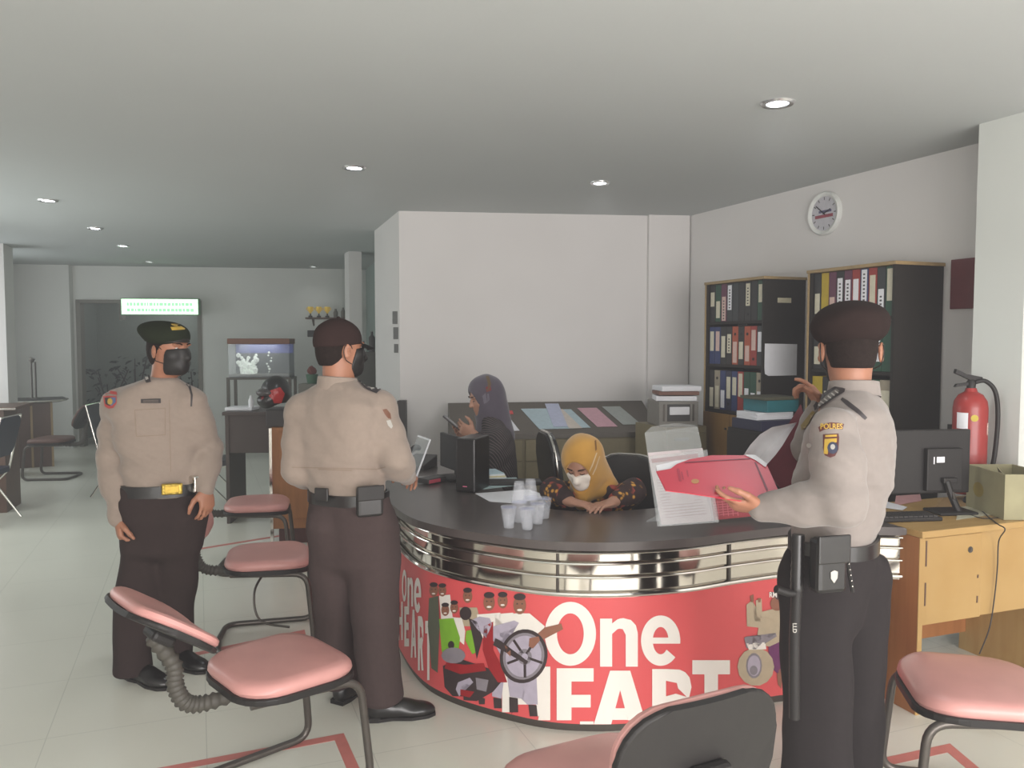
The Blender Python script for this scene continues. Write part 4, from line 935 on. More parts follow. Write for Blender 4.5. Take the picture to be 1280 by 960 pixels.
# ================================================================== CHAIRS
def pad_shape(w, h, r=.09, n=6): return rrect(w, h, r, n)
def make_visitor(label, loc, rz, pads=M_pink, tilt=.50, pz=.715, px_=-.385):
    """cantilever visitor chair; local +x is where the sitter faces, origin on the floor under the seat"""
    t = thing('visitor_chair', label, 'chair', loc, rz, 'cantilever visitor chairs')
    def cushion(w, d, th, taper=0, rr=.09):
        bm = BM(); P_ = rrect(d, w, rr, 6)
        P_ = [(x, y*(1+taper*(x/d))) for x, y in P_]
        lv = [(0, .96), (th*.35, 1.0), (th*.7, .985), (th*.92, .93), (th, .80), (th*1.08, .45)]
        R = [[bm.verts.new((x*s, y*s, z)) for x, y in P_] for z, s in lv]
        for A, B in zip(R, R[1:]):
            for k in range(len(P_)): bm.faces.new([A[k], A[(k+1) % len(P_)], B[(k+1) % len(P_)], B[k]])
        bm.faces.new(R[-1]); bm.faces.new(R[0][::-1]); return bm
    bm = cushion(.45, .43, .05, .06, .13); bmesh.ops.transform(bm, matrix=T((0, 0, .425)), verts=bm.verts)
    for v in bm.verts:
        if v.co.x > .1: v.co.z -= (v.co.x-.1)**2*1.2
    obj('seat', bm, pads, t, smooth=True)
    bm = BM(); P_ = [(x, y*(1+.06*x/.43)) for x, y in rrect(.44, .46, .135, 6)]; prism(bm, P_, .405, .428, bev=.006)
    for v in bm.verts:
        if v.co.x > .1: v.co.z -= (v.co.x-.1)**2*1.2
    obj('seat_shell', bm, M_black, t)
    bm = BM(); 
    pth = catmull([(-.10, 0, .395), (-.25, 0, .385), (-.33, 0, .405), (-.365, 0, .47), (-.372, 0, .55), (px_-.042*math.cos(tilt), 0, pz-.042*math.sin(tilt))], 13)
    tube(bm, pth, .03, 14, rads=[.023+(.0065 if i % 3 == 0 else 0) for i in range(len(pth))]); obj('corrugated_support', bm, M_rub, t, smooth=True, auto=False)
    bm = cushion(.42, .30, .035, 0, .11); bmesh.ops.transform(bm, matrix=Matrix.Diagonal((1, 1, 1, 1)), verts=bm.verts)
    for v in bm.verts: v.co.z += v.co.y**2*.45
    bmesh.ops.transform(bm, matrix=T((px_, 0, pz), (0, PI/2-tilt, 0)), verts=bm.verts); obj('backrest', bm, pads, t, smooth=True)
    bm = BM(); prism(bm, rrect(.31, .43, .115, 6), -.016, .002, bev=.007)
    bmesh.ops.subdivide_edges(bm, edges=[e for e in bm.edges if abs(e.verts[0].co.y-e.verts[1].co.y) > .1], cuts=8, use_grid_fill=True)
    for v in bm.verts: v.co.z += v.co.y**2*.45
    bmesh.ops.transform(bm, matrix=T((px_, 0, pz), (0, PI/2-tilt, 0)), verts=bm.verts); sh = obj('back_shell', bm, M_black, t)
    bm = BM(); box(bm, (-.02, -.05, -.05), (.06, .05, -.014), .012); bmesh.ops.transform(bm, matrix=T((px_, 0, pz), (0, PI/2-tilt, 0)), verts=bm.verts); obj('support_bracket', bm, M_black, sh)
    for s in (-1, 1):
        bm = BM(); tube(bm, round_path([(-.18, s*.15, .398), (.20, s*.21, .395), (.235, s*.225, .0145), (-.24, s*.225, .0145), (-.26, 0, .0145)], .07), .0145, 12); obj('frame_tube', bm, M_frame, t, smooth=True)
    return t
ch1 = make_visitor('pink visitor chair in the left foreground, its corrugated back support in view', (-.83, 2.80, 0), math.radians(43), tilt=.96, pz=.69, px_=-.41)
def vis_copy(label, loc, rz, src=None):
    c = copy_tree(src or ch2); c['label'] = label; c.location = loc; c.rotation_euler = (0, 0, rz); return c
g2 = G(334, 693, .46); g3 = G(322, 627, .46)
ch2 = make_visitor('pink visitor chair in the middle of the row between the two left officers', (g2.x, g2.y+.02, 0), math.radians(14))
vis_copy('pink visitor chair farthest in the row, by the low dark desk', (g3.x, g3.y, 0), math.radians(12))
make_visitor('pink visitor chair in front of the counter with its black back towards the viewer', (.23, 2.03, 0), math.radians(116), tilt=.14, pz=.69, px_=-.40)
vis_copy('pink visitor chair at the right edge, in front of the oak desk', (1.55, 2.62, 0), math.radians(168))
dk_seat = mat('dusty_brown_vinyl', (120, 88, 78), .5)
g4 = G(55, 551, .46)
ch4 = make_visitor('dark visitor chair with brown seat by the far left desk', (g4.x-.05, 9.25, 0), math.radians(186), dk_seat)
# loose hoop hanging under the middle chair
bm = BM(); tube(bm, catmull([P(333, 712, g2.y-.05), P(318, 740, g2.y-.15), P(325, 775, g2.y-.2), P(362, 784, g2.y-.22)], 8), .006, 8)
o = obj('cable', bm, M_frame, None, True, P(362, 784, g2.y-.22), smooth=True); tag(o, 'dark cable hanging in a loop under the middle pink chair', 'cable')

def metal_chair(label, loc, rz, seatm, group='padded chairs with thin chrome legs'):
    t = thing('chrome_leg_chair', label, 'chair', loc, rz, group)
    bm = BM(); prism(bm, rrect(.40, .42, .06), .43, .475, bev=.012); obj('seat', bm, seatm, t)
    bm = BM(); prism(bm, rrect(.36, .40, .07), -.015, .02, mx=T((-.245, 0, .76), (0, PI/2-.25, 0)), bev=.01); obj('backrest', bm, seatm, t)
    for s in (-1, 1):
        bm = BM(); tube(bm, round_path([(-.29, s*.20, .94), (-.17, s*.215, .44), (.24, s*.22, .008)], .03), .010, 8); obj('leg', bm, M_chrome, t, smooth=True)
        bm = BM(); tube(bm, round_path([(.19, s*.205, .43), (.0, s*.21, .40), (-.26, s*.21, .008)], .05), .010, 8); obj('leg', bm, M_chrome, t, smooth=True)
    bm = BM(); tube(bm, [(-.29, -.2, .935), (-.29, .2, .935)], .009, 8); obj('top_rail', bm, M_chrome, t)
    return t
navy = mat('navy_vinyl', (34, 42, 66), .4); dkbl = mat('charcoal_vinyl', (52, 56, 62), .5)
q = P(-22, 600, 6.9); metal_chair('navy padded chair with chrome legs cut by the left edge', (q.x-.05, q.y, 0), math.radians(190), navy)
q = P(116, 560, 8.3); metal_chair('chrome legged chair standing behind the left officer shoulder', (q.x+.32, q.y, 0), math.radians(10), dkbl)
q = P(268, 560, 7.6); metal_chair('charcoal chair seen between the left officer and the dark desk', (q.x, q.y, 0), math.radians(8), dkbl)

def office_chair(label, loc, rz, hb=.92):
    t = thing('office_chair', label, 'chair', loc, rz, 'black office chairs behind the counter')
    bm = BM(); prism(bm, rrect(.44, .44, .08), .42, .48, bev=.02); obj('seat', bm, M_leather, t)
    bm = BM(); prism(bm, rrect(hb-.50, .42, .15), -.025, .03, mx=T((-.24, 0, (hb+.52)/2), (0, PI/2-.12, 0)), bev=.015); obj('backrest', bm, M_leather, t)
    bm = BM(); L_ = rrect(hb-.49, .43, .155); pts = [T((-.243, 0, (hb+.52)/2), (0, PI/2-.12, 0)) @ Vector((x, y, 0)) for x, y in L_]; tube(bm, pts, .009, 8, closed=True); obj('chrome_trim', bm, M_chrome, t, smooth=True)
    bm = BM(); cyl(bm, (0, 0, .08), (0, 0, .42), .025); obj('column', bm, M_chrome, t)
    bm = BM()
    for k in range(5):
        a = k*2*PI/5; tube(bm, [(0, 0, .09), (.27*math.cos(a), .27*math.sin(a), .06)], .016, 8)
    obj('star_base', bm, M_black, t)
    for k in range(5):
        a = k*2*PI/5; bm = BM(); cyl(bm, (.27*math.cos(a), .27*math.sin(a)-.012, .027), (.27*math.cos(a), .27*math.sin(a)+.012, .027), .026, n=14); obj('castor', bm, M_black, t)
    bm = BM(); tube(bm, round_path([(-.05, 0, .40), (-.25, 0, .40), (-.265, 0, .6)], .05), .018, 8); obj('back_arm', bm, M_black, t)
    return t
office_chair('black office chair right behind the woman in the mustard headscarf', (.60, 4.52, 0), math.radians(-112), .90)
office_chair('empty black office chair seen side on, left of the mustard headscarf', (.47, 5.0, 0), math.radians(12), 1.02)

# ================================================================== FAR LEFT BACKGROUND
# sign
a = P(155, 374, 11.83); b = P(246, 393, 11.83)
t = thing('lit_sign', 'glowing green white sign hanging in front of the far doorway', 'sign', ((a.x+b.x)/2, a.y, b.z), math.atan2(fu.y, fu.x))
w = (b.x-a.x)/2; h = a.z-b.z
bm = BM(); box(bm, (-w-.012, -.02, -.012), (w+.012, .10, h+.012), .004); obj('sign_case', bm, mat('sign_case_green', (120, 170, 130), .5), t)
M_sign = mat('lit_sign_panel', (205, 245, 208), .5, emit=1.35, noise=0)
bm = BM(); box(bm, (-w, -.026, 0), (w, -.0205, h)); sp = obj('lit_panel', bm, M_sign, t)
bm = BM(); rg = random.Random(3)
mks = mat('lit_sign_letters', (150, 226, 165), .5, emit=.9, noise=0)
for r_ in range(2):
    x = -w*.86
    while x < w*.86:
        ww = rg.uniform(.02, .05); box(bm, (x, -.0275, h*(.56 if r_ == 0 else .18)), (x+ww, -.0262, h*(.56 if r_ == 0 else .18)+.045)); x += ww+.014
obj('sign_lettering', bm, mks, sp)
# plants in the dim room
rg = random.Random(11)
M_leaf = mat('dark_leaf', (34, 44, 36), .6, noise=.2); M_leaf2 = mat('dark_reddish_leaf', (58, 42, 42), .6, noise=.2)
def potplant(label, base, h, spread, m, n=46):
    t = thing('potted_plant', label, 'plant', base, 0)
    bm = BM(); lathe(bm, [(0, 0), (.13, 0), (.17, .3), (.19, .32), (.16, .32), (.15, .28), (0, .28)], n=24); obj('pot', bm, M_dark, t, smooth=True)
    bm = BM()
    for k in range(7):
        a = rg.uniform(0, 2*PI); r = rg.uniform(.2, 1)*spread; tube(bm, catmull([(0, 0, .27), (r*.3*math.cos(a), r*.3*math.sin(a), h*.55), (r*math.cos(a), r*math.sin(a), h*rg.uniform(.7, 1))], 5), .008, 6)
    obj('stem', bm, M_leaf2, t)
    bm = BM()
    for k in range(n):
        a = rg.uniform(0, 2*PI); r = spread*math.sqrt(rg.random()); z = h*rg.uniform(.45, 1.0); L = rg.uniform(.08, .16)
        mx = T((r*math.cos(a), r*math.sin(a), z), (rg.uniform(-.8, .8), rg.uniform(-.8, .8), a))
        P_ = [(0, 0), (L*.3, L*.22), (L*.7, L*.2), (L, 0), (L*.7, -L*.2), (L*.3, -L*.22)]
        vs = [bm.verts.new(mx @ Vector((x, y, .02*math.sin(x/L*PI)))) for x, y in P_]; bm.faces.new(vs)
    o = obj('foliage', bm, m, t); return t
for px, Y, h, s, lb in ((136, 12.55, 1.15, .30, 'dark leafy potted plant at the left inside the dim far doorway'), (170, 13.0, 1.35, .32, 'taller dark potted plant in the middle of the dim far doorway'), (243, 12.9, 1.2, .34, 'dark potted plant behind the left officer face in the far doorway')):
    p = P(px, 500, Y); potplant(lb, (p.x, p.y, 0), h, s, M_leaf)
# aquarium on its stand
def roomthing(name, label, cat, px, Y, dz=0, rz=.07, group=None):
    p = P(px, 425, Y); return thing(name, label, cat, (p.x, p.y, dz), rz, group)
YA = 11.0
t = roomthing('aquarium_stand', 'thin metal stand under the aquarium at the far wall', 'stand', 327, YA)
zb = P(327, 471, YA).z
bm = BM(); box(bm, (-.43, -.2, zb-.03), (.43, .2, zb-.001), .003); box(bm, (-.43, -.2, .35), (.43, .2, .37))
obj('stand_top', bm, M_frame, t)
for sx in (-1, 1):
    for sy in (-1, 1):
        bm = BM(); box(bm, (sx*.41-.018, sy*.18-.018, 0), (sx*.41+.018, sy*.18+.018, zb-.03)); obj('leg', bm, M_frame, t)
aq = roomthing('aquarium', 'small aquarium with brown hood and white corals at the far wall', 'aquarium', 327, YA, zb)
ha = P(327, 430, YA).z-zb
bm = BM(); w = .40; 
box(bm, (-w, .17, .0), (w, .175, ha)); box(bm, (-w, -.17, 0), (w, .17, .012)); obj('tank_back', bm, mat('aquarium_backdrop', (38, 52, 58), .5), aq)
bm = BM(); box(bm, (-w+.01, .160, ha*.72), (w-.01, .169, ha)); obj('blue_backdrop', bm, mat('aquarium_blue', (56, 70, 160), .5, emit=.3), aq)
bm = BM(); box(bm, (-w, -.176, 0.001), (w, -.17, ha)); box(bm, (-w-.006, -.17, 0.001), (-w, .17, ha)); box(bm, (w, -.17, 0.001), (w+.006, .17, ha)); obj('tank_glass', bm, M_acr, aq)
bm = BM(); box(bm, (-w-.015, -.185, ha), (w+.015, .185, ha+.075), .008); obj('hood', bm, mat('hood_orange_brown', (150, 98, 74), .5), aq)
bm = BM(); rg = random.Random(5)
for cx, hh in ((-.28, .30), (-.2, .26), (-.1, .30), (.1, .34), (-.24, .2), (-.15, .16)):
    for k in range(9):
        bmesh_t = bmesh.new(); bmesh.ops.create_icosphere(bmesh_t, subdivisions=1, radius=rg.uniform(.02, .045) if cx < 0 else rg.uniform(.01, .02)); merge(bm, bmesh_t, T((cx+rg.uniform(-.03, .03), rg.uniform(-.05, .05), .03+hh*k/9)))
obj('white_coral', bm, mat('lit_white_coral', (214, 222, 214), .6, emit=.35), aq)
bm = BM(); box(bm, (-w+.002, -.165, .0125), (w-.002, .159, .04)); obj('gravel', bm, M_grey, aq)
l = D.lights.new('aquarium_lamp', 'AREA'); l.size = .5; l.energy = 1.2; lo = D.objects.new('aquarium_lamp', l); COL.objects.link(lo); lo.parent = aq; lo.location = (0, -.05, ha-.01)
# small shelf with trophies
YS = 12.0
a = P(380, 397, YS); b = P(432, 397, YS)
t = thing('wall_shelf', 'short brown shelf with small trophies on the far wall', 'shelf', (a.x, a.y+.12, a.z-.02), .12)
bm = BM(); box(bm, (0, -.1, 0), (.62, .12, .025), .003); obj('board', bm, M_brown, t)
bm = BM(); 
for x in (.1, .5): prism(bm, [(.12, 0), (-.06, 0), (.12, -.1)], x-.01, x+.01, mx=Matrix(((0, 0, 1, 0), (1, 0, 0, 0), (0, 1, 0, 0), (0, 0, 0, 1))))
obj('bracket', bm, M_brown, t)
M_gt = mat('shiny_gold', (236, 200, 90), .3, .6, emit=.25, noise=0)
for k, nm in enumerate(('left', 'middle', 'right')):
    p = MW(t) @ Vector((.065+k*.125, 0, .0255)); tt = thing('trophy', '%s of the three small gold trophies on the far wall shelf' % nm, 'trophy', p, 0, 'gold trophies on the far shelf')
    bm = BM(); lathe(bm, [(0, 0), (.03, 0), (.03, .025), (.012, .03), (.01, .06)], n=16); obj('foot', bm, M_dark, tt)
    bm = BM(); lathe(bm, [(.01, .06), (.035, .1), (.042, .16), (.036, .16), (.0, .09)], n=16); tube(bm, catmull([(-.038, 0, .15), (-.06, 0, .13), (-.035, 0, .1)], 4), .005, 6); tube(bm, catmull([(.038, 0, .15), (.06, 0, .13), (.035, 0, .1)], 4), .005, 6); obj('cup', bm, M_gt, tt, smooth=True)
for k, (x, h) in enumerate(((.44, .13), (.55, .15))):
    p = MW(t) @ Vector((x, 0, .0255)); bm = BM(); lathe(bm, [(0, 0), (.03, 0), (.035, h*.6), (.015, h*.85), (.018, h), (0, h)], n=16)
    o = obj('small_vase', bm, M_grey, None, False, p, smooth=True); tag(o, ['grey vase next to the gold trophies', 'grey vase at the right end of the trophy shelf'][k], 'vase')
p = P(391, 417, YS); bm = BM(); box(bm, (-.10, -.03, -.05), (.10, .05, .05), .006); o = obj('small_speaker', bm, M_dark, None, False, p+Vector((.0, .1, 0))); tag(o, 'small dark box on the far wall under the trophy shelf', 'wall box')
p = P(390, 466, 10.5); t = thing('potted_flower', 'small red flower in a green pot behind the capped officer', 'plant', (p.x, p.y, p.z-.14))
bm = BM(); lathe(bm, [(0, 0), (.06, 0), (.08, .12), (0, .12)], n=16); obj('pot', bm, mat('green_pot', (86, 128, 100), .5), t, smooth=True)
bm = BM(); t2 = bmesh.new(); bmesh.ops.create_icosphere(t2, subdivisions=2, radius=.06)
for v in t2.verts: v.co *= rg.uniform(.8, 1.15)
merge(bm, t2, T((0, 0, .17))); obj('blossom', bm, mat('dull_red', (140, 70, 64), .7), t)
bm = BM(); box(bm, (-.15, -.12, 0), (.15, .12, p.z-.141), .003); o = obj('plant_stand', bm, M_grey, None, False, (p.x, p.y, 0)); tag(o, 'plain grey stand under the small red flower', 'stand')
# dark front desk in the middle distance, helmet, dispenser box
YD = 6.9; a = P(281, 515, YD); zt = a.z
t = thing('dark_desk', 'dark brown office desk carrying the motorcycle helmet', 'desk', (a.x, a.y, 0), .05)
wd = 2.35*YD/6.9*.3
M_dd = mat('dark_brown_laminate', (88, 76, 72), .45, noise=.06, scale=5)
bm = BM(); box(bm, (-.02, -.02, zt-.03), (.95, .55, zt), .004); obj('desktop', bm, M_dd, t)
bm = BM(); box(bm, (0, 0, 0), (.03, .5, zt-.03)); obj('side_panel', bm, M_dd, t)
bm = BM(); box(bm, (.87, 0, 0), (.9, .5, zt-.03)); obj('side_panel', bm, M_dd, t)
bm = BM(); box(bm, (.03, .01, zt-.36), (.62, .03, zt-.03)); obj('modesty_panel', bm, M_dd, t)
q = P(300, 507, YD+.2); bm = BM(); box(bm, (-.1, -.1, 0), (.14, .1, .03), .006); o = obj('white_tray', bm, M_white, None, False, (q.x, q.y, zt+.001)); tag(o, 'pale tray at the left of the dark desk top', 'tray')
q = P(314, 507, YD+.15); bm = BM(); lathe(bm, [(0, 0), (.022, 0), (.024, .09), (.012, .11), (.012, .13), (0, .13)], n=16); o = obj('small_bottle', bm, M_white, None, False, (q.x, q.y, zt+.001), smooth=True); tag(o, 'small white bottle on the dark desk top', 'bottle')
q = P(349, 520, 6.2); zt2 = P(349, 535, 6.2).z
t = thing('oak_cabinet', 'orange brown cabinet behind the back of the capped officer', 'cabinet', (P(338, 535, 6.2).x, 6.2, 0), .12)
bm = BM(); box(bm, (0, 0, .12), (.50, .4, zt2), .003); obj('body', bm, M_woodo, t)
bm = BM(); box(bm, (-.012, -.012, 0), (.012, .012, zt2), .002); obj('corner_rail', bm, M_chrome, t)
bm = BM(); box(bm, (.05, .02, 0), (.48, .38, .12)); obj('plinth', bm, mat('maroon_plinth', (92, 44, 38), .5), t)
bm = BM(); box(bm, (.06, -.012, .2), (.46, -.001, zt2-.04), .002); obj('door', bm, M_woodo, t)
p0 = (P(352, 530, 6.35).x, 6.35, zt2+.001)
bm = BM(); box(bm, (-.10, -.08, 0), (.09, .10, .135), .006); o = obj('dark_box', bm, M_dark, None, False, p0); tag(o, 'dark box under the motorcycle helmet', 'box')
hp = Vector((P(345, 497, 6.35).x, 6.35, zt2+.137))
t = thing('motorcycle_helmet', 'red and black full face motorcycle helmet on the dark box', 'helmet', hp, .5)
Fh = Field(hp+Vector((-.2, -.2, -.02)), hp+Vector((.2, .2, .32)), .008)
Fh.ell(hp+Vector((0, 0, .135)), (.115, .135, .13), k=.01); Fh.ell(hp+Vector((-.045, -.06, .075)), (.085, .09, .07), k=.03)
Fh.ell(hp+Vector((-.10, -.12, .13)), (.075, .09, .035), k=.01, op='sub'); Fh.ell(hp+Vector((0, 0, .03)), (.08, .09, .09), k=.01, op='sub')
sh = Fh.mesh('helmet_shell', [M_leather], t)
hb_ = bvh_of(sh)
decal('red_graphic', [([(338, 488), (350, 484), (356, 492), (352, 503), (345, 512), (341, 500), (336, 495)], 0), ([(326, 490), (332, 487), (330, 497), (327, 500)], 0)], [mat('helmet_red', (206, 50, 48), .3)], t, hb_, 3)
Fv = Field(hp+Vector((-.2, -.22, -.02)), hp+Vector((.2, .2, .32)), .008)
Fv.ell(hp+Vector((-.05, -.06, .135)), (.085, .10, .04), k=.01); Fv.mesh('visor', [mat('smoke_visor', (90, 84, 84), .1)], t)
# desks at the far left
YL = 9.9; a = P(22, 500, YL); b = P(68, 492, YL+.5); zt = .92
t = thing('left_desk', 'brown desk with chrome edged top behind the left column', 'desk', (P(20, 505, YL).x, YL, 0), .5)
zt = P(20, 501, YL).z
bm = BM(); prism(bm, [(-.05, -.1), (.25, -.12), (.48, .0), (.55, .25), (.5, .6), (-.05, .6)], zt-.03, zt); obj('desktop', bm, M_black, t)
bm = BM(); tube(bm, catmull([(-.05, -.105, zt-.01), (.25, -.125, zt-.01), (.49, .0, zt-.01), (.56, .25, zt-.01)], 6), .012, 8); obj('chrome_edge', bm, M_chrome, t, smooth=True)
bm = BM(); box(bm, (0, 0, 0), (.38, .5, zt-.03)); obj('body', bm, M_brown, t)
for x in (.0, .16, .38):
    bm = BM(); box(bm, (x-.012, -.012, 0), (x+.012, .0, zt-.03)); obj('edge_strip', bm, M_edge, t)
q = P(42, 490, YL+.3)
t = thing('desk_stand', 'upright grey metal stand on the left desk', 'stand', (q.x, q.y, zt+.001))
hh = P(42, 450, YL+.3).z-zt
bm = BM(); cyl(bm, (-.02, 0, 0), (-.02, 0, hh), .012, n=10); cyl(bm, (.03, 0, 0), (.03, 0, hh*.95), .012, n=10); obj('post', bm, M_frame, t)
bm = BM(); box(bm, (-.07, -.05, 0), (.07, .05, .012)); obj('base', bm, M_frame, t)
bm = BM(); cyl(bm, (-.02, 0, hh-.02), (.0, 0, hh+.02), .03, n=14); obj('head', bm, M_frame, t)
q = P(26, 480, YL+.9); bm = BM(); box(bm, (-.10, -.05, 0), (.02, .05, .34), .004); o = obj('wood_box', bm, M_woodo, None, False, (q.x, q.y-.5, zt+.001)); tag(o, 'upright tan wooden box behind the metal stand on the left desk', 'box')
q = P(-50, 510, 7.2); t = thing('edge_desk', 'brown desk with chrome edged top cut by the left edge of view', 'desk', (q.x-.18, q.y, 0), .3)
zt = q.z
bm = BM(); box(bm, (-.05, -.1, zt-.03), (.62, .5, zt), .003); obj('desktop', bm, M_brown, t)
bm = BM(); box(bm, (-.05, -.11, zt-.022), (.625, -.098, zt-.006)); obj('chrome_edge', bm, M_chrome, t)
bm = BM(); box(bm, (0, 0, 0), (.5, .45, zt-.03)); obj('body', bm, M_brown, t)
# passage right of capped officer: dark cabinet, pin board, tan cabinet
q = P(505, 560, 6.0)
t = thing('dark_partition', 'narrow dark upright panel against the corner of the white back wall', 'partition', (P(497, 560, 6.7).x, 6.7, 0), .0)
zz = P(500, 501, 6.7).z
bm = BM(); box(bm, (0, 0, 0), (.07, .1, zz), .003); obj('panel', bm, M_dark, t)
bm = BM(); box(bm, (.0, -.012, 0), (.008, 0, zz)); obj('edge_strip', bm, M_frame, t)
t = thing('tan_cabinet', 'tan cabinet in the passage behind the capped officer shoulder', 'cabinet', (P(472, 540, 7.2).x, 6.72, 0), .0)
zz = P(485, 518, 6.75).z
bm = BM(); box(bm, (0, 0, 0), (.19, .35, zz), .003); obj('body', bm, M_ochre, t)
bm = BM(); box(bm, (.01, -.012, .1), (.18, -.001, zz-.03), .002); obj('door', bm, M_ochre, t)
# posters on the partition return
pu = (PB-BL).normalized(); pn = Vector((-pu.y, pu.x, 0)); pn = -pn if pn.x > 0 else pn
def part_pt(px, py):
    r = ray(px, py); A = np.array([[r.x, -pu.x], [r.y, -pu.y]]); k, t_ = np.linalg.solve(A, [BL.x, BL.y]); return Vector((0, 0, CH))+r*k+pn*.002
for k, (x0, x1, y0, y1, lb) in enumerate(((491, 497, 389, 405, 'top dark notice on the narrow side of the partition wall'), (492, 498, 409, 424, 'middle dark notice on the narrow side of the partition wall'), (493, 498, 430, 441, 'lowest dark notice on the narrow side of the partition wall'))):
    bm = BM(); quadslab(bm, [part_pt(x0, y0), part_pt(x1, y0), part_pt(x1, y1), part_pt(x0, y1)], .0015); c = part_pt((x0+x1)/2, y1); o = obj('notice', bm, mat('notice_grey', (134, 132, 130), .6), None, True, c); tag(o, lb, 'notice')
# doors cabinet in corridor
q = P(456, 560, 9.4); t = thing('grey_cabinet', 'grey cabinet at the end of the passage right of the peaked cap', 'cabinet', (q.x-.02, q.y, 0), .3)
zz = P(456, 440, 9.4).z
bm = BM(); box(bm, (-.1, 0, 0), (.26, .3, zz), .003); obj('body', bm, mat('dim_grey_laminate', (104, 102, 96), .5), t)
bm = BM(); box(bm, (-.09, -.012, .1), (.25, -.001, zz-.04), .002); obj('door', bm, mat('dim_grey_laminate', (104, 102, 96), .5), t)
bm = BM()
q2 = (q.x+.08, q.y+.1, zz+.001); lathe(bm, [(0, 0), (.035, 0), (.038, .17), (.015, .2), (.015, .24), (0, .24)], n=14); o = obj('bottle', bm, M_dark, None, False, q2, smooth=True); tag(o, 'dark bottle standing on the grey passage cabinet', 'bottle')

# ================================================================== PEOPLE
Z = Vector((0, 0, 1))
def nrm(v): return Vector(v).normalized()
def head(Fd, c, f, u=None, s=1.0, ears=True, soft=False):
    """Fd: field, c: centre of the head at ear level, f: where the face points"""
    f = nrm(f); u = Vector((0, 0, 1)) if u is None else Vector(u); r = f.cross(u).normalized(); u = r.cross(f).normalized(); fr = (r, f, u); c = Vector(c)
    A = lambda x, y, z: c+r*x*s+f*y*s+u*z*s
    Fd.ell(A(0, -.012, .035), (.073*s, .092*s, .092*s), fr, .01)
    Fd.ell(A(0, .020, -.02), (.062*s, .074*s, .092*s), fr, .03)
    Fd.ell(A(0, .035, -.072), (.046*s, .050*s, .045*s), fr, .03)
    Fd.ell(A(0, .070, -.094), (.020*s, .018*s, .016*s), fr, .02)
    for sx in (-1, 1):
        Fd.ell(A(sx*.040, .055, -.022), (.022*s, .022*s, .022*s), fr, .02)
        Fd.ell(A(sx*.031, .094, .010), (.017*s, .011*s, .011*s), fr, .010, 'sub')
        Fd.ell(A(sx*.034, .080, .030), (.022*s, .012*s, .007*s), fr, .008)
    Fd.cone(A(0, .086, .016), A(0, .106, -.022), .008*s, .0125*s, .008)
    for sx in (-1, 1): Fd.ell(A(sx*.012, .094, -.027), (.008*s, .009*s, .006*s), fr, .005)
    Fd.ell(A(0, .086, -.053), (.022*s, .010*s, .0065*s), fr, .004); Fd.ell(A(0, .084, -.064), (.019*s, .010*s, .007*s), fr, .004)
    if ears:
        for sx in (-1, 1):
            Fd.ell(A(sx*.084, -.008, -.006), (.008*s, .018*s, .032*s), (nrm(r+f*.35*sx*-1), f, u), .006)
            Fd.ell(A(sx*.093, .0, -.006), (.006*s, .009*s, .016*s), fr, .004, 'sub')
    return A, fr
def eyes(A, fr, parent, s=1.0, closed=False, brow=True):
    r, f, u = fr
    for sx in (-1, 1):
        if not closed:
            bm = BM(); t = bmesh.new(); bmesh.ops.create_uvsphere(t, u_segments=14, v_segments=10, radius=.0105*s); merge(bm, t, Matrix.Translation(A(sx*.031, .0735, .010)))
            e = obj('eye', bm, M_eye, parent, True, smooth=True)
            bm = BM(); t = bmesh.new(); bmesh.ops.create_uvsphere(t, u_segments=12, v_segments=8, radius=.0055*s); merge(bm, t, Matrix.Translation(A(sx*.031, .0805, .010))); obj('iris', bm, M_black, e, True, smooth=True)
        else:
            bm = BM(); tube(bm, catmull([A(sx*.019, .088, .008), A(sx*.031, .092, .004), A(sx*.044, .084, .008)], 4), .0016, 6); obj('eyelashes', bm, M_hair, parent, True)
        if brow:
            bm = BM(); tube(bm, catmull([A(sx*.016, .094, .030), A(sx*.032, .093, .036), A(sx*.050, .080, .031)], 5), .0032, 6, rads=None); obj('eyebrow', bm, M_hair, parent, True)
M_eye = mat('eye_white', (225, 220, 215), .25, noise=0)
def finger(Fd, base, d, n, L, rad, curl, k=.004):
    """three joints; each bends by curl towards n"""
    p = Vector(base); a = 0; pts = [p.copy()]; ax = d.cross(n).normalized()
    for i, l in enumerate((.46, .31, .25)):
        a += curl[i] if isinstance(curl, (list, tuple)) else curl
        dd = d*math.cos(a)+n*math.sin(a); p = p+dd*L*l; pts.append(p.copy())
    Fd.chain(pts, [rad, rad*.93, rad*.86, rad*.74], k)
    return pts
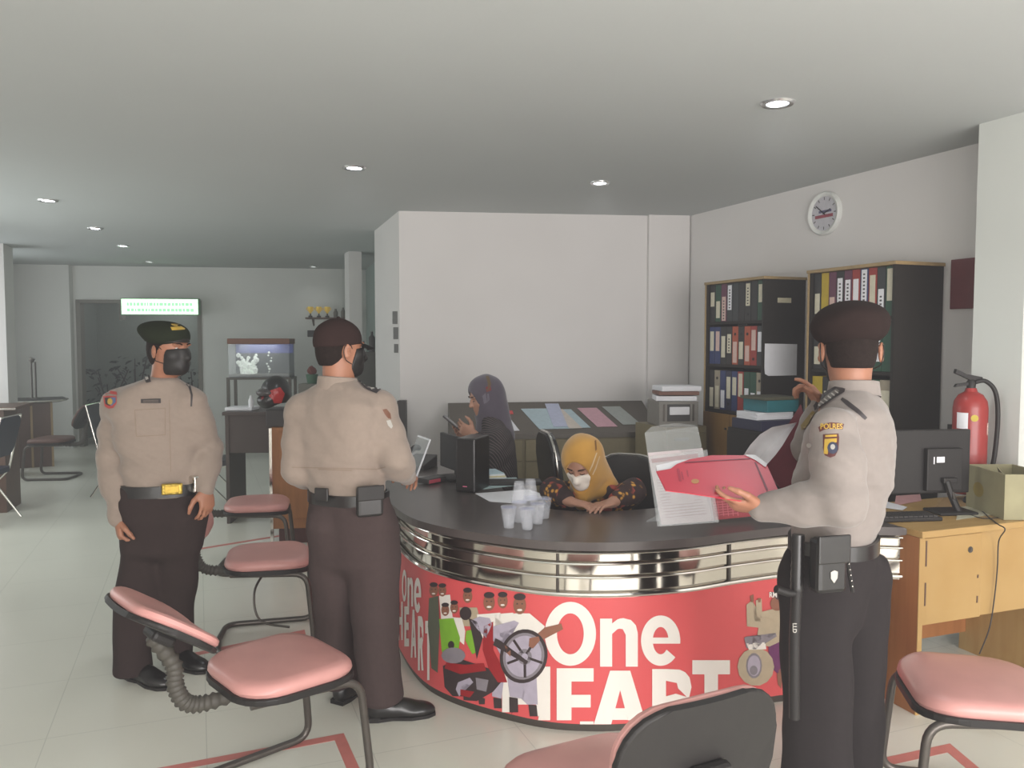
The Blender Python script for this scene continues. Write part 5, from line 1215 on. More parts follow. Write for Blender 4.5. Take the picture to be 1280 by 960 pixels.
def hand(Fd, w, d, n, th, curls=(.35, .4, .45, .5), thumb=(.5, .6), s=1.0):
    """w wrist, d towards the knuckles, n palm normal (fingers close this way), th side of the thumb"""
    d = nrm(d); n = nrm(Vector(n)-d*Vector(n).dot(d)); th = nrm(Vector(th)-d*Vector(th).dot(d)-n*Vector(th).dot(n)); w = Vector(w)
    Fd.ell(w+d*.045*s, (.041*s, .054*s, .0155*s), (th, d, n), .012)
    Fd.cone(w-d*.03*s, w+d*.02*s, .026*s, .024*s, .015, flat=(n, .75))
    off = (.029, .010, -.009, -.027); Ls = (.070, .078, .073, .056)
    for i in range(4):
        kb = w+d*(.080-.004*abs(i-1))*s+th*off[i]*s
        Fd.cone(w+d*.025*s+th*off[i]*.6*s, kb, .012*s, .0105*s, .008)
        finger(Fd, kb, nrm(d+th*off[i]*3.0), n, Ls[i]*s, (.0088 if i < 3 else .0076)*s, curls[i])
    tb = w+d*.022*s+th*.028*s+n*.006*s; t1 = tb+nrm(d*.65+th*.75+n*thumb[0]*.5)*.040*s; t2 = t1+nrm(d*.85+th*.35+n*thumb[0])*.032*s; t3 = t2+nrm(d*.9+th*(.15-thumb[1]*.3)+n*thumb[0]*1.2)*.026*s
    Fd.chain([tb, t1, t2, t3], [.015*s, .0115*s, .0100*s, .0078*s], .006)
def shoe(name, parent, heel, dirv, m=None, L=.285, foot_w=.052):
    d = nrm((dirv[0], dirv[1], 0)); r = d.cross(Z); h = Vector((heel[0], heel[1], 0)); fr = (r, d, Z)
    Fs = Field(h-Vector((.35, .35, .01)), h+Vector((.35, .35, .2)), .006)
    Fs.ell(h+d*.045+Z*.045, (.040, .052, .050), fr, .01); Fs.ell(h+d*.055+Z*.085, (.038, .050, .045), fr, .02)
    Fs.ell(h+d*.13+Z*.040, (.044, .09, .044), fr, .03); Fs.ell(h+d*.205+Z*.030, (foot_w, .072, .030), fr, .02); Fs.ell(h+d*.245+Z*.024, (.036, .048, .022), fr, .02)
    Fs.half((0, 0, .011), (0, 0, -1))
    o = Fs.mesh(name, [m or M_leather], parent)
    bm = BM(); P_ = [(-.033, .0), (-.040, .05), (-.034, .11), (-.050, .19), (-.042, .26), (-.018, .293), (.018, .293), (.042, .26), (.050, .19), (.034, .11), (.040, .05), (.033, .0)]
    mx = frame(h, r, d, Z); prism(bm, P_, 0.0005, .014, mx=mx); prism(bm, [(-.034, .0), (-.038, .06), (.038, .06), (.034, .0)], 0.0006, .02, mx=mx); obj('sole', bm, M_black, o, True)
    return o
def band(name, S, z0, z1, th, m, parent, n=40, tiltx=0, wob=None):
    """closed band round a body at height z0..z1; S as in Field.sect"""
    A = np.array(S, float); A = A[np.argsort(A[:, 2])]
    bm = BM(); rings = []
    for z, e in ((z0, 0), (z0, th), (z1, th), (z1, 0)):
        x, y, a, b, t = [np.interp((z0+z1)/2, A[:, 2], A[:, i]) for i in (0, 1, 3, 4, 5)]
        f = Vector((math.cos(t), math.sin(t), 0)); u = Vector((math.sin(t), -math.cos(t), 0))
        R = []
        for k in range(n):
            q = 2*PI*k/n; c, s_ = math.cos(q), math.sin(q); rr = (abs(c)**2.3+abs(s_)**2.3)**(-1/2.3)
            R.append(bm.verts.new(Vector((x, y, z))+u*(a+e)*c*rr+f*(b+e)*s_*rr))
        rings.append(R)
    for i in range(4):
        A_, B_ = rings[i], rings[(i+1) % 4]
        for k in range(n): bm.faces.new([A_[k], A_[(k+1) % n], B_[(k+1) % n], B_[k]])
    return obj(name, bm, m, parent, True, smooth=True)
def sec(py, xl, xr, Y, b, th, a=None):
    z = P(0, py, Y).z; cx = ((xl+xr)/2-640)/F*Y; return (cx, Y, z, a if a else (xr-xl)/2/F*Y, b, th)
def cap_plane_hair(A, fr, parent, s=1.0, back=-.07, front=.055, name='hair'):
    r, f, u = fr; c = A(0, 0, 0); Fh = Field(c-Vector((.16, .16, .16)), c+Vector((.16, .16, .18)), .006)
    Fh.ell(A(0, -.014, .037), (.077*s, .095*s, .094*s), fr, .01); Fh.ell(A(0, -.035, -.02), (.066*s, .066*s, .075*s), fr, .03)
    # hairline: rises from the nape to the temples
    n1 = nrm(f*.95-u*.75); p1 = A(0, .012, -.01)
    Fh.half(p1, n1); Fh.half(A(0, 0, back), -u)
    Fh.folds(.0012, 190, 3)
    return Fh.mesh(name, [M_hair], parent)
def field_for(pts, pad, h):
    lo = Vector((min(p[i] for p in pts)-pad for i in range(3))); hi = Vector((max(p[i] for p in pts)+pad for i in range(3))); return Field(lo, hi, h)
def sleeve(Fs, sh, el, wr, r=(.066, .052, .040, .034), k=.02, trim=.0):
    sh, el, wr = Vector(sh), Vector(el), Vector(wr); m1 = sh.lerp(el, .5); m2 = el.lerp(wr, .4)
    Fs.chain([sh, m1, el, m2, wr], [r[0], (r[0]+r[1])/2+.003, r[1], (r[1]+r[2])/2, r[3]], k)
def arm(Fb, sh, el, wr):
    sh, el, wr = Vector(sh), Vector(el), Vector(wr); Fb.chain([sh, el, el.lerp(wr, .3), wr], [.045, .038, .037, .024], .015)
def strap(parent, pts, r=.0022, m=None, name='mask_strap'):
    bm = BM(); tube(bm, catmull(pts, 6), r, 6); obj(name, bm, m or M_black, parent, True)
def mask(A, fr, parent, m, s=1.0, puff=.006, top=.000):
    r, f, u = fr; c = A(0, .05, -.05); Fm = Field(c-Vector((.12, .12, .12)), c+Vector((.12, .12, .12)), .0045)
    Fm.ell(A(0, .022, -.02), ((.062+puff)*s, (.074+puff*1.4)*s, (.094+puff)*s), fr, .01); Fm.ell(A(0, .035, -.072), ((.046+puff)*s, (.050+puff)*s, (.045+puff)*s), fr, .03)
    for sx in (-1, 1): Fm.ell(A(sx*.040, .055, -.022), (.0285*s, .0285*s, .0285*s), fr, .02)
    Fm.cone(A(0, .090, .004), A(0, .110, -.030), .013*s, .018*s, .02); Fm.ell(A(0, .084, -.075), (.03*s, .022*s, .03*s), fr, .02)
    Fm.half(A(0, .0, .002+top), nrm(u+f*-.12)); Fm.half(A(0, .034, -.03), nrm(-f+u*.25)); Fm.half(A(0, 0, -.113), -u)
    o = Fm.mesh('face_mask', [m], parent)
    for sx in (-1, 1):
        strap(o, [A(sx*.062, .03, -.004), A(sx*.080, .008, .022), A(sx*.086, -.014, .018), A(sx*.088, -.024, -.006), A(sx*.084, -.016, -.034)], .0018, m if m is M_black else M_white)
        strap(o, [A(sx*.060, .03, -.06), A(sx*.080, -.006, -.045), A(sx*.084, -.016, -.034)], .0018, m if m is M_black else M_white)
    return o
def beret(A, fr, parent, m, s=1.0, drop=1, side=0, band_=True, tall=1.0):
    """drop: how far it sags to the back, side: to the right (+) or left (-)"""
    r, f, u = fr; c = A(0, 0, .09); Fb = Field(c-Vector((.24, .24, .18)), c+Vector((.24, .24, .16)), .006)
    Fb.ell(A(0, -.01, .058), (.087*s, .105*s, .045*s), fr, .01)
    u2 = nrm(u-f*.16*drop*-1+r*.20*side); f2 = nrm(f-u2*f.dot(u2)); r2 = f2.cross(u2)
    Fb.ell(A(.020*side, -.026*drop, .078), (.104*s, .122*s, .050*s*tall), (r2, f2, u2), .03)
    Fb.ell(A(0, -.012, .085), (.088*s, .100*s, .045*s*tall), fr, .03)
    Fb.folds(.003, 28, 8)
    o = Fb.mesh('beret', [m], parent)
    if not band_: return o
    bm = BM(); n = 40; R = []
    for z in (.040, .058):
        R.append([bm.verts.new(A(.088*s*math.cos(2*PI*k/n), -.01+.107*s*math.sin(2*PI*k/n), z)) for k in range(n)])
    for k in range(n): bm.faces.new([R[0][k], R[0][(k+1) % n], R[1][(k+1) % n], R[1][k]])
    obj('beret_band', bm, M_blk2, o, True, smooth=True)
    return o
def trousers(parent, hips, legs, m, h=.008, seed=1):
    pts = [(s[0], s[1], s[2]) for s in hips]+[(s[0], s[1], s[2]) for L in legs for s in L]
    Ft = field_for(pts, .22, h)
    h0 = min(hips, key=lambda s: s[2]); h1 = (h0[0], h0[1], h0[2]-.16, h0[3]*.80, h0[4]*.78, h0[5]); h2 = (h0[0], h0[1], h0[2]-.20, h0[3]*.55, h0[4]*.6, h0[5])
    Ft.sect([h2, h1]+list(hips), .02, rnd=.03)
    for L in legs:
        t_ = max(L, key=lambda s: s[2]); Ft.sect(list(L)+[(t_[0], t_[1], t_[2]+.07, t_[3]*.85, t_[4]*.85, t_[5])], .03, rnd=.02)
    Ft.folds(.0045, 26, seed, dirv=(0, 0, .4))
    return Ft.mesh('trousers', [m], parent)
def collar(parent, c, f, r1, r2, z0, h, m, gap=.5, n=30, tilt=.15):
    """standing shirt collar open at the front"""
    f = nrm((f[0], f[1], 0)); s = f.cross(Z); bm = BM(); R = []
    for e, zz, rr in ((0, 0, 0), (.003, h, .0), (.013, h*.96, .0), (.020, -.004, .006)):
        row = []
        for k in range(n+1):
            a = gap+(2*PI-2*gap)*k/n; d = f*math.cos(a)+s*math.sin(a); fr_ = -math.cos(a)
            row.append(bm.verts.new(Vector(c)+Vector((0, 0, z0+zz-(.03 if zz == 0 or zz < 0 else .012)*(1-fr_)/2))+d*(r1+e)*(1 if abs(math.cos(a)) < 2 else 1)))
        R.append(row)
    for A_, B_ in zip(R, R[1:]):
        for k in range(n): bm.faces.new([A_[k], A_[k+1], B_[k+1], B_[k]])
    return obj('collar', bm, m, parent, True, smooth=True)
M_beretA = mat('dark_green_beret_felt', (44, 50, 36), .95, spec=.1)
M_beretC = mat('dark_brown_beret_felt', (50, 38, 36), .95, spec=.1)
M_capB = mat('dark_brown_cap_cloth', (60, 44, 42), .95, spec=.1)
gold_y = mat('badge_yellow', (216, 178, 72), .5); badge_r = mat('badge_red', (206, 74, 70), .6); badge_b = mat('badge_blue', (96, 120, 170), .6); badge_k = mat('badge_dark', (64, 58, 60), .6); silver = mat('badge_silver', (206, 202, 194), .4)
M_maroon = mat('badge_maroon', (104, 52, 50), .6)

# ------------------------------------------------------------------ officer A, left, black mask, head turned to the right
YA_ = 3.75
oa = thing('person', 'officer in khaki shirt and green-black beret at left, face in black mask turned right', 'person', (G(185, 852).x, 3.80, 0))
thA = math.radians(-72)
SA = [sec(645, 154, 247, YA_, .115, thA), sec(618, 153, 246, YA_, .118, thA), sec(600, 155, 245, YA_, .122, thA), sec(570, 152, 248, YA_, .128, thA), sec(535, 143, 250, YA_, .130, thA), sec(510, 141, 248, YA_, .120, thA), sec(496, 146, 242, YA_, .100, thA), sec(485, 163, 232, YA_, .080, thA), sec(474, 184, 220, YA_, .062, thA)]
W = lambda x, y, Y=YA_: P(x, y, Y)
hcA = W(211, 438, 3.76); fA = nrm((.93, -.35, -.04))
shLa, elLa, wrLa = W(146, 506), W(139, 575, 3.74), W(148, 648, 3.66)
shRa, elRa, wrRa = W(238, 504), W(262, 562, 3.82), W(257, 612, 3.70)
Fb = field_for([hcA, wrLa, wrRa, W(160, 690), W(260, 690), hcA+Vector((0, 0, .05))], .16, .0048)
A_, frA = head(Fb, hcA, fA)
Fb.cone(hcA-Z*.03-fA*.015, W(203, 487, 3.78), .054, .060, .03); Fb.ell(W(198, 505), (.12, .08, .06), None, .04); Fb.ell(W(197, 560), (.13, .09, .2), None, .04)
arm(Fb, shLa, elLa, wrLa); arm(Fb, shRa, elRa, wrRa)
hand(Fb, wrLa, (.12, -.1, -1), (.75, .5, 0), (.55, -.9, -.1), (.75, .85, .9, .95), (.5, .5), 1.02)
hand(Fb, wrRa, (.18, -.25, -1), (-.75, .5, 0), (-.35, -.9, -.1), (.45, .5, .55, .6), (.4, .4), 1.02)
Fb.mesh('body', [M_skin], oa)
eyes(A_, frA, oa); cap_plane_hair(A_, frA, oa); mask(A_, frA, oa, M_black)
be = beret(A_, frA, oa, M_beretA, drop=1.3)
bb = bvh_of(be)
decal('gold_badge', [(ellp(222, 404, 9, 4.5, 12), 0), ([(213, 409), (232, 408), (231, 412), (215, 413)], 0), (ellp(222, 404, 4, 2.5, 8), 1, 2)], [gold_y, mat('badge_olive', (130, 110, 50), .5)], be, bb, 3)
Fs = field_for([(s[0], s[1], s[2]) for s in SA]+[wrLa, wrRa, elLa, elRa], .17, .0065)
Fs.sect(SA[1:], .01); nk = W(202, 486, 3.78)
for q in (shLa, shRa): Fs.cone(nk-Z*.01, q+Z*.015, .05, .050, .06)
sleeve(Fs, shLa, elLa, wrLa, (.060, .053, .046, .041), .05); sleeve(Fs, shRa, elRa, wrRa, (.058, .052, .045, .040), .05)
Fs.folds(.005, 28, 4); Fs.folds(.0018, 65, 5, dirv=(.2, 0, .9))
shirt = Fs.mesh('shirt', [M_khaki], oa); sv = bvh_of(shirt)
collar(oa, W(202, 487, 3.76), (.3, -.95, 0), .066, .07, .0, .045, M_khaki)
band('belt', SA, P(0, 612, YA_).z-.018, P(0, 612, YA_).z+.036, .011, M_leather, oa)
bz = P(215, 604, YA_-.14); bm = BM(); mx = T((bz.x+.0, bz.y, bz.z-.028), (0, 0, thA+PI/2)); box(bm, (-.045, -.012, -.024), (.045, .004, .028), .006, mx=mx); bk = obj('belt_buckle', bm, mat('brass', (188, 160, 70), .3, .8, noise=.5, scale=70, bump=.6), oa, True)
bm = BM(); box(bm, (-.03, -.016, -.014), (.03, -.012, .018), .004, mx=mx); obj('buckle_emblem', bm, M_gold, bk, True)
q = W(243, 602, 3.70); bm = BM(); box(bm, (-.022, -.02, -.05), (.028, .02, .03), .008, mx=T(q, (0, 0, -.6))); obj('belt_keyring', bm, M_chrome, oa, True)
q = W(168, 612, 3.68); bm = BM(); box(bm, (-.03, -.012, -.03), (.03, .012, .03), .006, mx=T(q, (0, 0, -.0))); obj('belt_loop', bm, M_leather, oa, True)
decal('sleeve_badge', [([(128, 490), (136, 488), (146, 490), (147, 494), (136, 492), (128, 495)], 0), ([(129, 495), (146, 495), (146, 504), (142, 510), (136, 511), (131, 508)], 0), ([(131, 497), (138, 497), (138, 508), (132, 505)], 1, 1), ([(138, 497), (145, 497), (145, 503), (139, 508)], 2, 1), (ellp(138, 502, 3.4, 4.2, 10), 3, 2)], [badge_r, badge_k, badge_b, gold_y], shirt, sv, 3)
decal('name_tag', [([(176, 499), (201, 498), (201, 504), (176, 504)], 0), ([(179, 500.5), (198, 500), (198, 501), (179, 501.5)], 1, 1), ([(179, 502.3), (198, 502), (198, 502.8), (179, 503.1)], 1, 1)], [badge_k, mat('tag_grey', (130, 118, 108), .6)], shirt, sv, 3)
decal('shirt_pocket', [([(168, 512), (206, 510), (206, 511), (168, 513)], 0), ([(168, 512), (169, 512), (171, 545), (170, 545)], 0), ([(206, 510), (207, 510), (207, 543), (206, 543)], 0), ([(170, 545), (207, 543), (207, 544), (171, 546)], 0), ([(211, 500), (212, 500), (214, 590), (213, 590)], 0)], [mat('seam_khaki', (158, 138, 122), .9)], shirt, sv, 4)
decal('lanyard_cord', [([(232, 476), (238, 482), (241, 494), (240, 508), (238, 508), (238.5, 494), (235.5, 484), (230, 478)], 0)], [badge_k], shirt, sv, 3)
decal('epaulette', [([(143, 474), (158, 464), (167, 470), (150, 478)], 0), ([(148, 472), (151, 470), (153, 473), (150, 475)], 1, 2), ([(154, 468), (157, 466), (159, 469), (156, 471)], 1, 2), ([(222, 470), (236, 474), (240, 480), (225, 476)], 0)], [badge_k, silver], shirt, sv, 3, eps=.006)
decal('collar_badge', [([(178, 466), (184, 465), (190, 478), (184, 480)], 0), ([(181, 469), (184, 468), (187, 476), (184, 477)], 1, 2)], [badge_k, silver], shirt, sv, 3, eps=.012)
LA = [sec(850, 134, 178, 3.68, .075, thA), sec(800, 134, 180, 3.70, .085, thA), sec(740, 138, 192, 3.76, .088, thA), sec(690, 147, 199, 3.76, .095, thA), sec(645, 152, 204, YA_, .105, thA)]
LB = [sec(822, 190, 230, 3.88, .075, thA), sec(780, 187, 232, 3.88, .083, thA), sec(735, 188, 238, 3.84, .088, thA), sec(690, 194, 243, 3.78, .095, thA), sec(645, 196, 247, YA_, .105, thA)]
LA[0] = (LA[0][0], LA[0][1], .035, *LA[0][3:]); LB[0] = (LB[0][0], LB[0][1], .035, *LB[0][3:])
trousers(oa, SA[0:3], [LA, LB], mat('blackish_brown_trouser_cloth', (62, 50, 49), .9, noise=.06, scale=50, bump=.12, spec=.2), seed=3)
shoe('shoe', oa, (LA[0][0]-.045, LA[0][1]+.05), (.86, -.5, 0)); shoe('shoe', oa, (LB[0][0]-.05, LB[0][1]+.03), (.86, -.5, 0))

# ------------------------------------------------------------------ officer B, back view with peaked cap
YB = 3.33
ob = thing('person', 'officer seen from behind in khaki shirt and dark peaked cap, leaning to the counter', 'person', (G(465, 905).x, 3.36, 0))
thB = math.radians(62); W = lambda x, y, Y=YB: P(x, y, Y)
SB = [sec(655, 385, 490, YB, .125, thB), sec(632, 385, 487, YB, .128, thB), sec(612, 383, 482, YB, .130, thB), sec(585, 376, 482, YB, .135, thB), sec(550, 366, 485, YB, .138, thB), sec(520, 363, 485, YB, .128, thB), sec(504, 370, 478, YB, .108, thB), sec(490, 386, 466, YB, .085, thB), sec(477, 404, 445, YB, .062, thB)]
hcB = W(425, 437, 3.36); fB = nrm((.80, .60, -.05))
shL, elL, wrL = W(379, 517, 3.37), W(372, 588, 3.34), W(395, 600, 3.58)
shR, elR, wrR = W(474, 512, 3.33), W(495, 573, 3.25), W(508, 596, 3.40)
Fb = field_for([hcB, wrL, wrR, elL, elR, W(430, 600), W(530, 600, 3.55)], .16, .0048)
A_, frB = head(Fb, hcB, fB); Fb.cone(hcB-Z*.03-fB*.015, W(422, 488, 3.34), .058, .064, .03); Fb.ell(W(425, 515), (.13, .08, .06), None, .04); Fb.ell(W(430, 570), (.13, .09, .18), None, .04)
arm(Fb, shL, elL, wrL); arm(Fb, shR, elR, wrR)
hand(Fb, wrR, (.06, .96, -.18), (-.25, .0, -1), (-1, .0, .2), (.35, .4, .5, .6), (.4, .4), 1.02)
hand(Fb, wrL, (.3, .95, -.1), (0, 0, -1), (1, -.2, 0), (.4, .4, .45, .5), (.4, .4))
Fb.mesh('body', [M_skin], ob); cap_plane_hair(A_, frB, ob); eyes(A_, frB, ob); mask(A_, frB, ob, M_black)
r, f, u = frB; c = A_(0, 0, .07); Fc = Field(c-Vector((.2, .2, .14)), c+Vector((.2, .2, .14)), .006)
Fc.ell(A_(0, -.012, .038), (.086, .104, .092), frB, .01); Fc.half(A_(0, 0, .018), nrm(-u+f*.12)); Fc.folds(.0015, 30, 2)
cp = Fc.mesh('cap_crown', [M_capB], ob)
bm = BM(); n = 16; rows = []
for j in range(7):
    row = []
    for i in range(n+1):
        a = -1.05+2.1*i/n; e = j/6; row.append(bm.verts.new(A_((.080+.006*e)*math.sin(a), .072*math.cos(a)+.018+.062*e*math.cos(a*.9), .034-.018*e-.02*abs(math.sin(a))**2*e+.0)))
    rows.append(row)
for R1, R2 in zip(rows, rows[1:]):
    for i in range(n): bm.faces.new([R1[i], R1[i+1], R2[i+1], R2[i]])
bmesh.ops.solidify(bm, geom=bm.faces[:], thickness=.004); obj('cap_peak', bm, M_black, cp, True, smooth=True)
bm = BM(); t = bmesh.new(); bmesh.ops.create_uvsphere(t, u_segments=10, v_segments=6, radius=.008); merge(bm, t, Matrix.Translation(A_(0, -.012, .131))); obj('cap_button', bm, M_capB, cp, True)
Fs = field_for([(s[0], s[1], s[2]) for s in SB]+[wrL, wrR, elL, elR], .17, .0065)
Fs.sect(SB[1:], .01); nk = W(424, 488, 3.35)
for q in (shL, shR): Fs.cone(nk-Z*.01, q+Z*.02, .05, .052, .06)
sleeve(Fs, shL, elL, wrL, (.062, .052, .048, .042), .05); sleeve(Fs, shR, elR, wrR, (.064, .054, .048, .042), .05)
Fs.folds(.005, 26, 9); Fs.folds(.0018, 65, 10, dirv=(.2, 0, .9)); shirt = Fs.mesh('shirt', [M_khaki], ob); sv = bvh_of(shirt)
collar(ob, W(422, 484, 3.345), fB, .068, .07, .0, .05, M_khaki)
zb_ = P(0, 618, YB).z; band('belt', SB, zb_-.026, zb_+.020, .010, M_leather, ob)
q = W(462, 626, 3.14); pch = Vector(q)
bm = BM(); box(bm, (-.052, -.022, -.062), (.052, .022, .06), .012, mx=T(q, (0, 0, .45))); po = obj('belt_pouch', bm, M_leather, ob, True)
bm = BM(); box(bm, (-.054, -.027, .005), (.054, -.018, .063), .006, mx=T(q, (0, 0, .45))); obj('pouch_flap', bm, M_black, po, True)
q = W(402, 618, 3.18); bm = BM(); box(bm, (-.03, -.006, -.026), (.03, .006, .026), .004, mx=T(q, (0, 0, -.25))); obj('belt_keeper', bm, M_leather, ob, True)
decal('epaulette', [([(440, 471), (447, 471), (476, 488), (470, 493), (458, 488)], 0), ([(442, 472), (446, 471.5), (448, 474), (445, 476)], 1, 2), ([(452, 479), (456, 478), (459, 481), (455, 483)], 1, 2), ([(461, 485), (465, 484), (468, 487), (464, 488.5)], 1, 2)], [badge_k, silver], shirt, sv, 3, eps=.006)
decal('sleeve_badge', [([(478, 512), (483, 511), (488, 517), (489, 524), (485, 523), (481, 518)], 0), ([(483, 526), (488, 525), (491, 533), (489, 536), (485, 532)], 1)], [mat('patch_brown', (130, 84, 62), .6), silver], shirt, sv, 3)
decal('yoke_seam', [([(365, 583.5), (470, 586), (482, 583), (482, 584), (470, 587.2), (365, 584.6)], 0), ([(398, 586), (440, 587.5), (440, 588.8), (398, 587.2)], 0)], [mat('seam_khaki', (158, 138, 122), .9)], shirt, sv, 4)
L1 = [sec(878, 398, 440, 3.50, .085, thB), sec(820, 392, 440, 3.46, .088, thB), sec(760, 388, 444, 3.42, .095, thB), sec(700, 386, 446, 3.38, .105, thB), sec(655, 385, 442, YB, .118, thB)]
L2 = [sec(898, 452, 500, 3.30, .090, thB), sec(840, 446, 496, 3.31, .092, thB), sec(770, 438, 494, 3.33, .10, thB), sec(700, 432, 496, YB, .112, thB), sec(655, 430, 491, YB, .12, thB)]
L1[0] = (L1[0][0], L1[0][1], .06, *L1[0][3:]); L2[0] = (L2[0][0], L2[0][1], .075, *L2[0][3:])
trousers(ob, SB[0:3], [L1, L2], M_trou, seed=6)
shoe('shoe', ob, (L2[0][0]-.075, L2[0][1]-.01), (.97, .20, 0), L=.30); g = G(415, 893); shoe('shoe', ob, (g.x-.0, 3.43), (.45, .9, 0))

# ------------------------------------------------------------------ officer C, right, holding the red folder
YC = 2.6
oc = thing('person', 'officer in grey-khaki shirt and dark beret at right holding a red folder, back to viewer', 'person', (.98, 2.62, 0))
thC = math.radians(150); W = lambda x, y, Y=YC: P(x, y, Y)
def secC(py, xl, xr, a, b, Y=YC): z = P(0, py, Y).z; return (((xl+xr)/2-640)/F*Y, Y, z, a, b, thC)
SC = [secC(715, 992, 1104, .158, .128), secC(690, 993, 1103, .156, .128), secC(668, 990, 1102, .155, .130), secC(640, 986, 1116, .172, .140), secC(600, 984, 1130, .194, .150), secC(560, 990, 1136, .204, .145), secC(530, 1002, 1134, .204, .125), secC(510, 1018, 1123, .186, .100), secC(497, 1030, 1105, .14, .085), secC(484, 1045, 1092, .085, .066)]
hcC = W(1063, 438, 2.62); fC = nrm((.22, .97, -.03))
shN, elN, wrN = W(1044, 540, 2.40), W(1052, 628, 2.33), W(952, 634, 2.44)         # near arm (his left)
shF, elF, wrF = W(1060, 515, 2.80), W(1012, 560, 2.95), W(1028, 506, 2.92)        # far arm, raised
Fb = field_for([hcC, wrN, wrF, elN, elF, W(900, 640, 2.5), W(990, 480, 3.0), W(1050, 640)], .15, .0048)
A_, frC = head(Fb, hcC, fC, s=1.1); Fb.cone(hcC-Z*.03-fC*.015, W(1064, 488, 2.6), .056, .062, .03); Fb.ell(W(1064, 515), (.10, .10, .06), None, .04); Fb.ell(W(1058, 580), (.10, .10, .2), None, .04)
arm(Fb, shN, elN, wrN); arm(Fb, shF, elF, wrF)
hand(Fb, wrN, (-1, .22, .06), (.05, .5, .8), (.1, .55, .9), (.25, .4, .55, .7), (.2, .2), 1.0)
hand(Fb, wrF, (-.62, .1, .78), (-.75, -.1, -.5), (-.2, -1, .1), (.25, .75, .85, .9), (.35, .3), 1.0)
Fb.mesh('body', [M_skin], oc); cap_plane_hair(A_, frC, oc, s=1.04, back=-.052); eyes(A_, frC, oc, 1.1); mask(A_, frC, oc, M_black, 1.1)
be = beret(A_, frC, oc, M_beretC, 1.13, drop=.8, side=-.5, band_=False, tall=1.2)
Fs = field_for([(s[0], s[1], s[2]) for s in SC]+[wrN, wrF, elN, elF], .17, .006)
Fs.sect(SC[1:], .01); sleeve(Fs, shN, elN, wrN, (.074, .066, .054, .044), .03); sleeve(Fs, shF, elF, wrF, (.07, .06, .05, .042), .03)
Fs.folds(.0055, 32, 12); Fs.folds(.0022, 75, 13, dirv=(.5, 0, .9)); shirt = Fs.mesh('shirt', [M_khaki2], oc); sv = bvh_of(shirt)
collar(oc, W(1067, 489, 2.6), fC, .063, .07, .0, .040, M_khaki2)
zc_ = P(0, 676, YC).z; band('belt', SC, zc_-.026, zc_+.02, .010, M_leather, oc)
decal('sleeve_badge', [([(1023, 534), (1030, 530), (1039, 528), (1048, 528.5), (1055, 530), (1053, 537), (1046, 536), (1038, 536), (1031, 537), (1025, 540)], 0),
    (glyphs('POLRES', 1026, 529.5, 1053, 536.5, .02), 1, 2), ([(1029, 543), (1048, 542), (1049, 547), (1048, 562), (1044, 570), (1038, 572), (1031, 569), (1029, 560)], 2), ([(1031, 549), (1046, 548), (1046, 553), (1036, 555), (1035, 568), (1030, 567)], 1, 1), (ellp(1041, 560, 6.5, 7.5, 14), 3, 2), (ellp(1041, 559, 3, 3.5, 8), 4, 3), ([(1032, 544), (1046, 543.5), (1046, 546), (1032, 546.5)], 1, 2)],
    [M_maroon, gold_y, M_maroon, mat('badge_navy', (66, 72, 96), .6), silver], shirt, sv, 3)
decal('epaulette', [([(1018, 508), (1026, 496), (1050, 482), (1057, 484), (1056, 492), (1034, 506), (1020, 514)], 0), ([(1024, 506), (1034, 497), (1046, 488), (1050, 491), (1038, 501), (1027, 509)], 1, 2)]+[([(1024+k*4, 506-k*2.9), (1025.2+k*4, 505-k*2.9), (1029+k*4, 508-k*2.9), (1027.8+k*4, 509-k*2.9)], 2, 3) for k in range(6)], [badge_k, mat('epaulette_grey', (120, 116, 112), .5), silver], shirt, sv, 3, eps=.007)
decal('collar_badge', [([(1002, 532), (1016, 514), (1020, 516), (1008, 536), (1003, 538)], 0)], [mat('badge_ochre', (150, 126, 66), .5)], shirt, sv, 3, eps=.004)
decal('shoulder_cord', [([(1053, 497), (1060, 501), (1074, 512), (1084, 522), (1081, 525), (1070, 516), (1057, 506), (1051, 500)], 0)], [badge_k], shirt, sv, 3)
decal('shirt_button', [(ellp(1012, 557, 3.2, 3), 0)], [silver], shirt, sv, 2, eps=.002)
LC1 = [secC(1030, 1008, 1062, .075, .10, 2.55), secC(900, 1000, 1062, .082, .100, 2.55), secC(800, 994, 1060, .09, .108, 2.55), secC(715, 992, 1066, .105, .12, 2.56)]
LC2 = [secC(1030, 1046, 1100, .075, .10, 2.68), secC(900, 1046, 1104, .082, .10, 2.68), secC(800, 1044, 1104, .09, .108, 2.66), secC(715, 1040, 1104, .105, .12, 2.64)]
LC1[0] = (LC1[0][0], LC1[0][1], .05, *LC1[0][3:]); LC2[0] = (LC2[0][0], LC2[0][1], .05, *LC2[0][3:])
trousers(oc, SC[0:3], [LC1, LC2], M_trou2, seed=9)
g = W(1035, 700, 2.50); shoe('shoe', oc, (g.x+.02, 2.45), (-.6, .8, 0)); g = W(1080, 700, 2.68); shoe('shoe', oc, (g.x+.02, 2.62), (-.5, .85, 0))
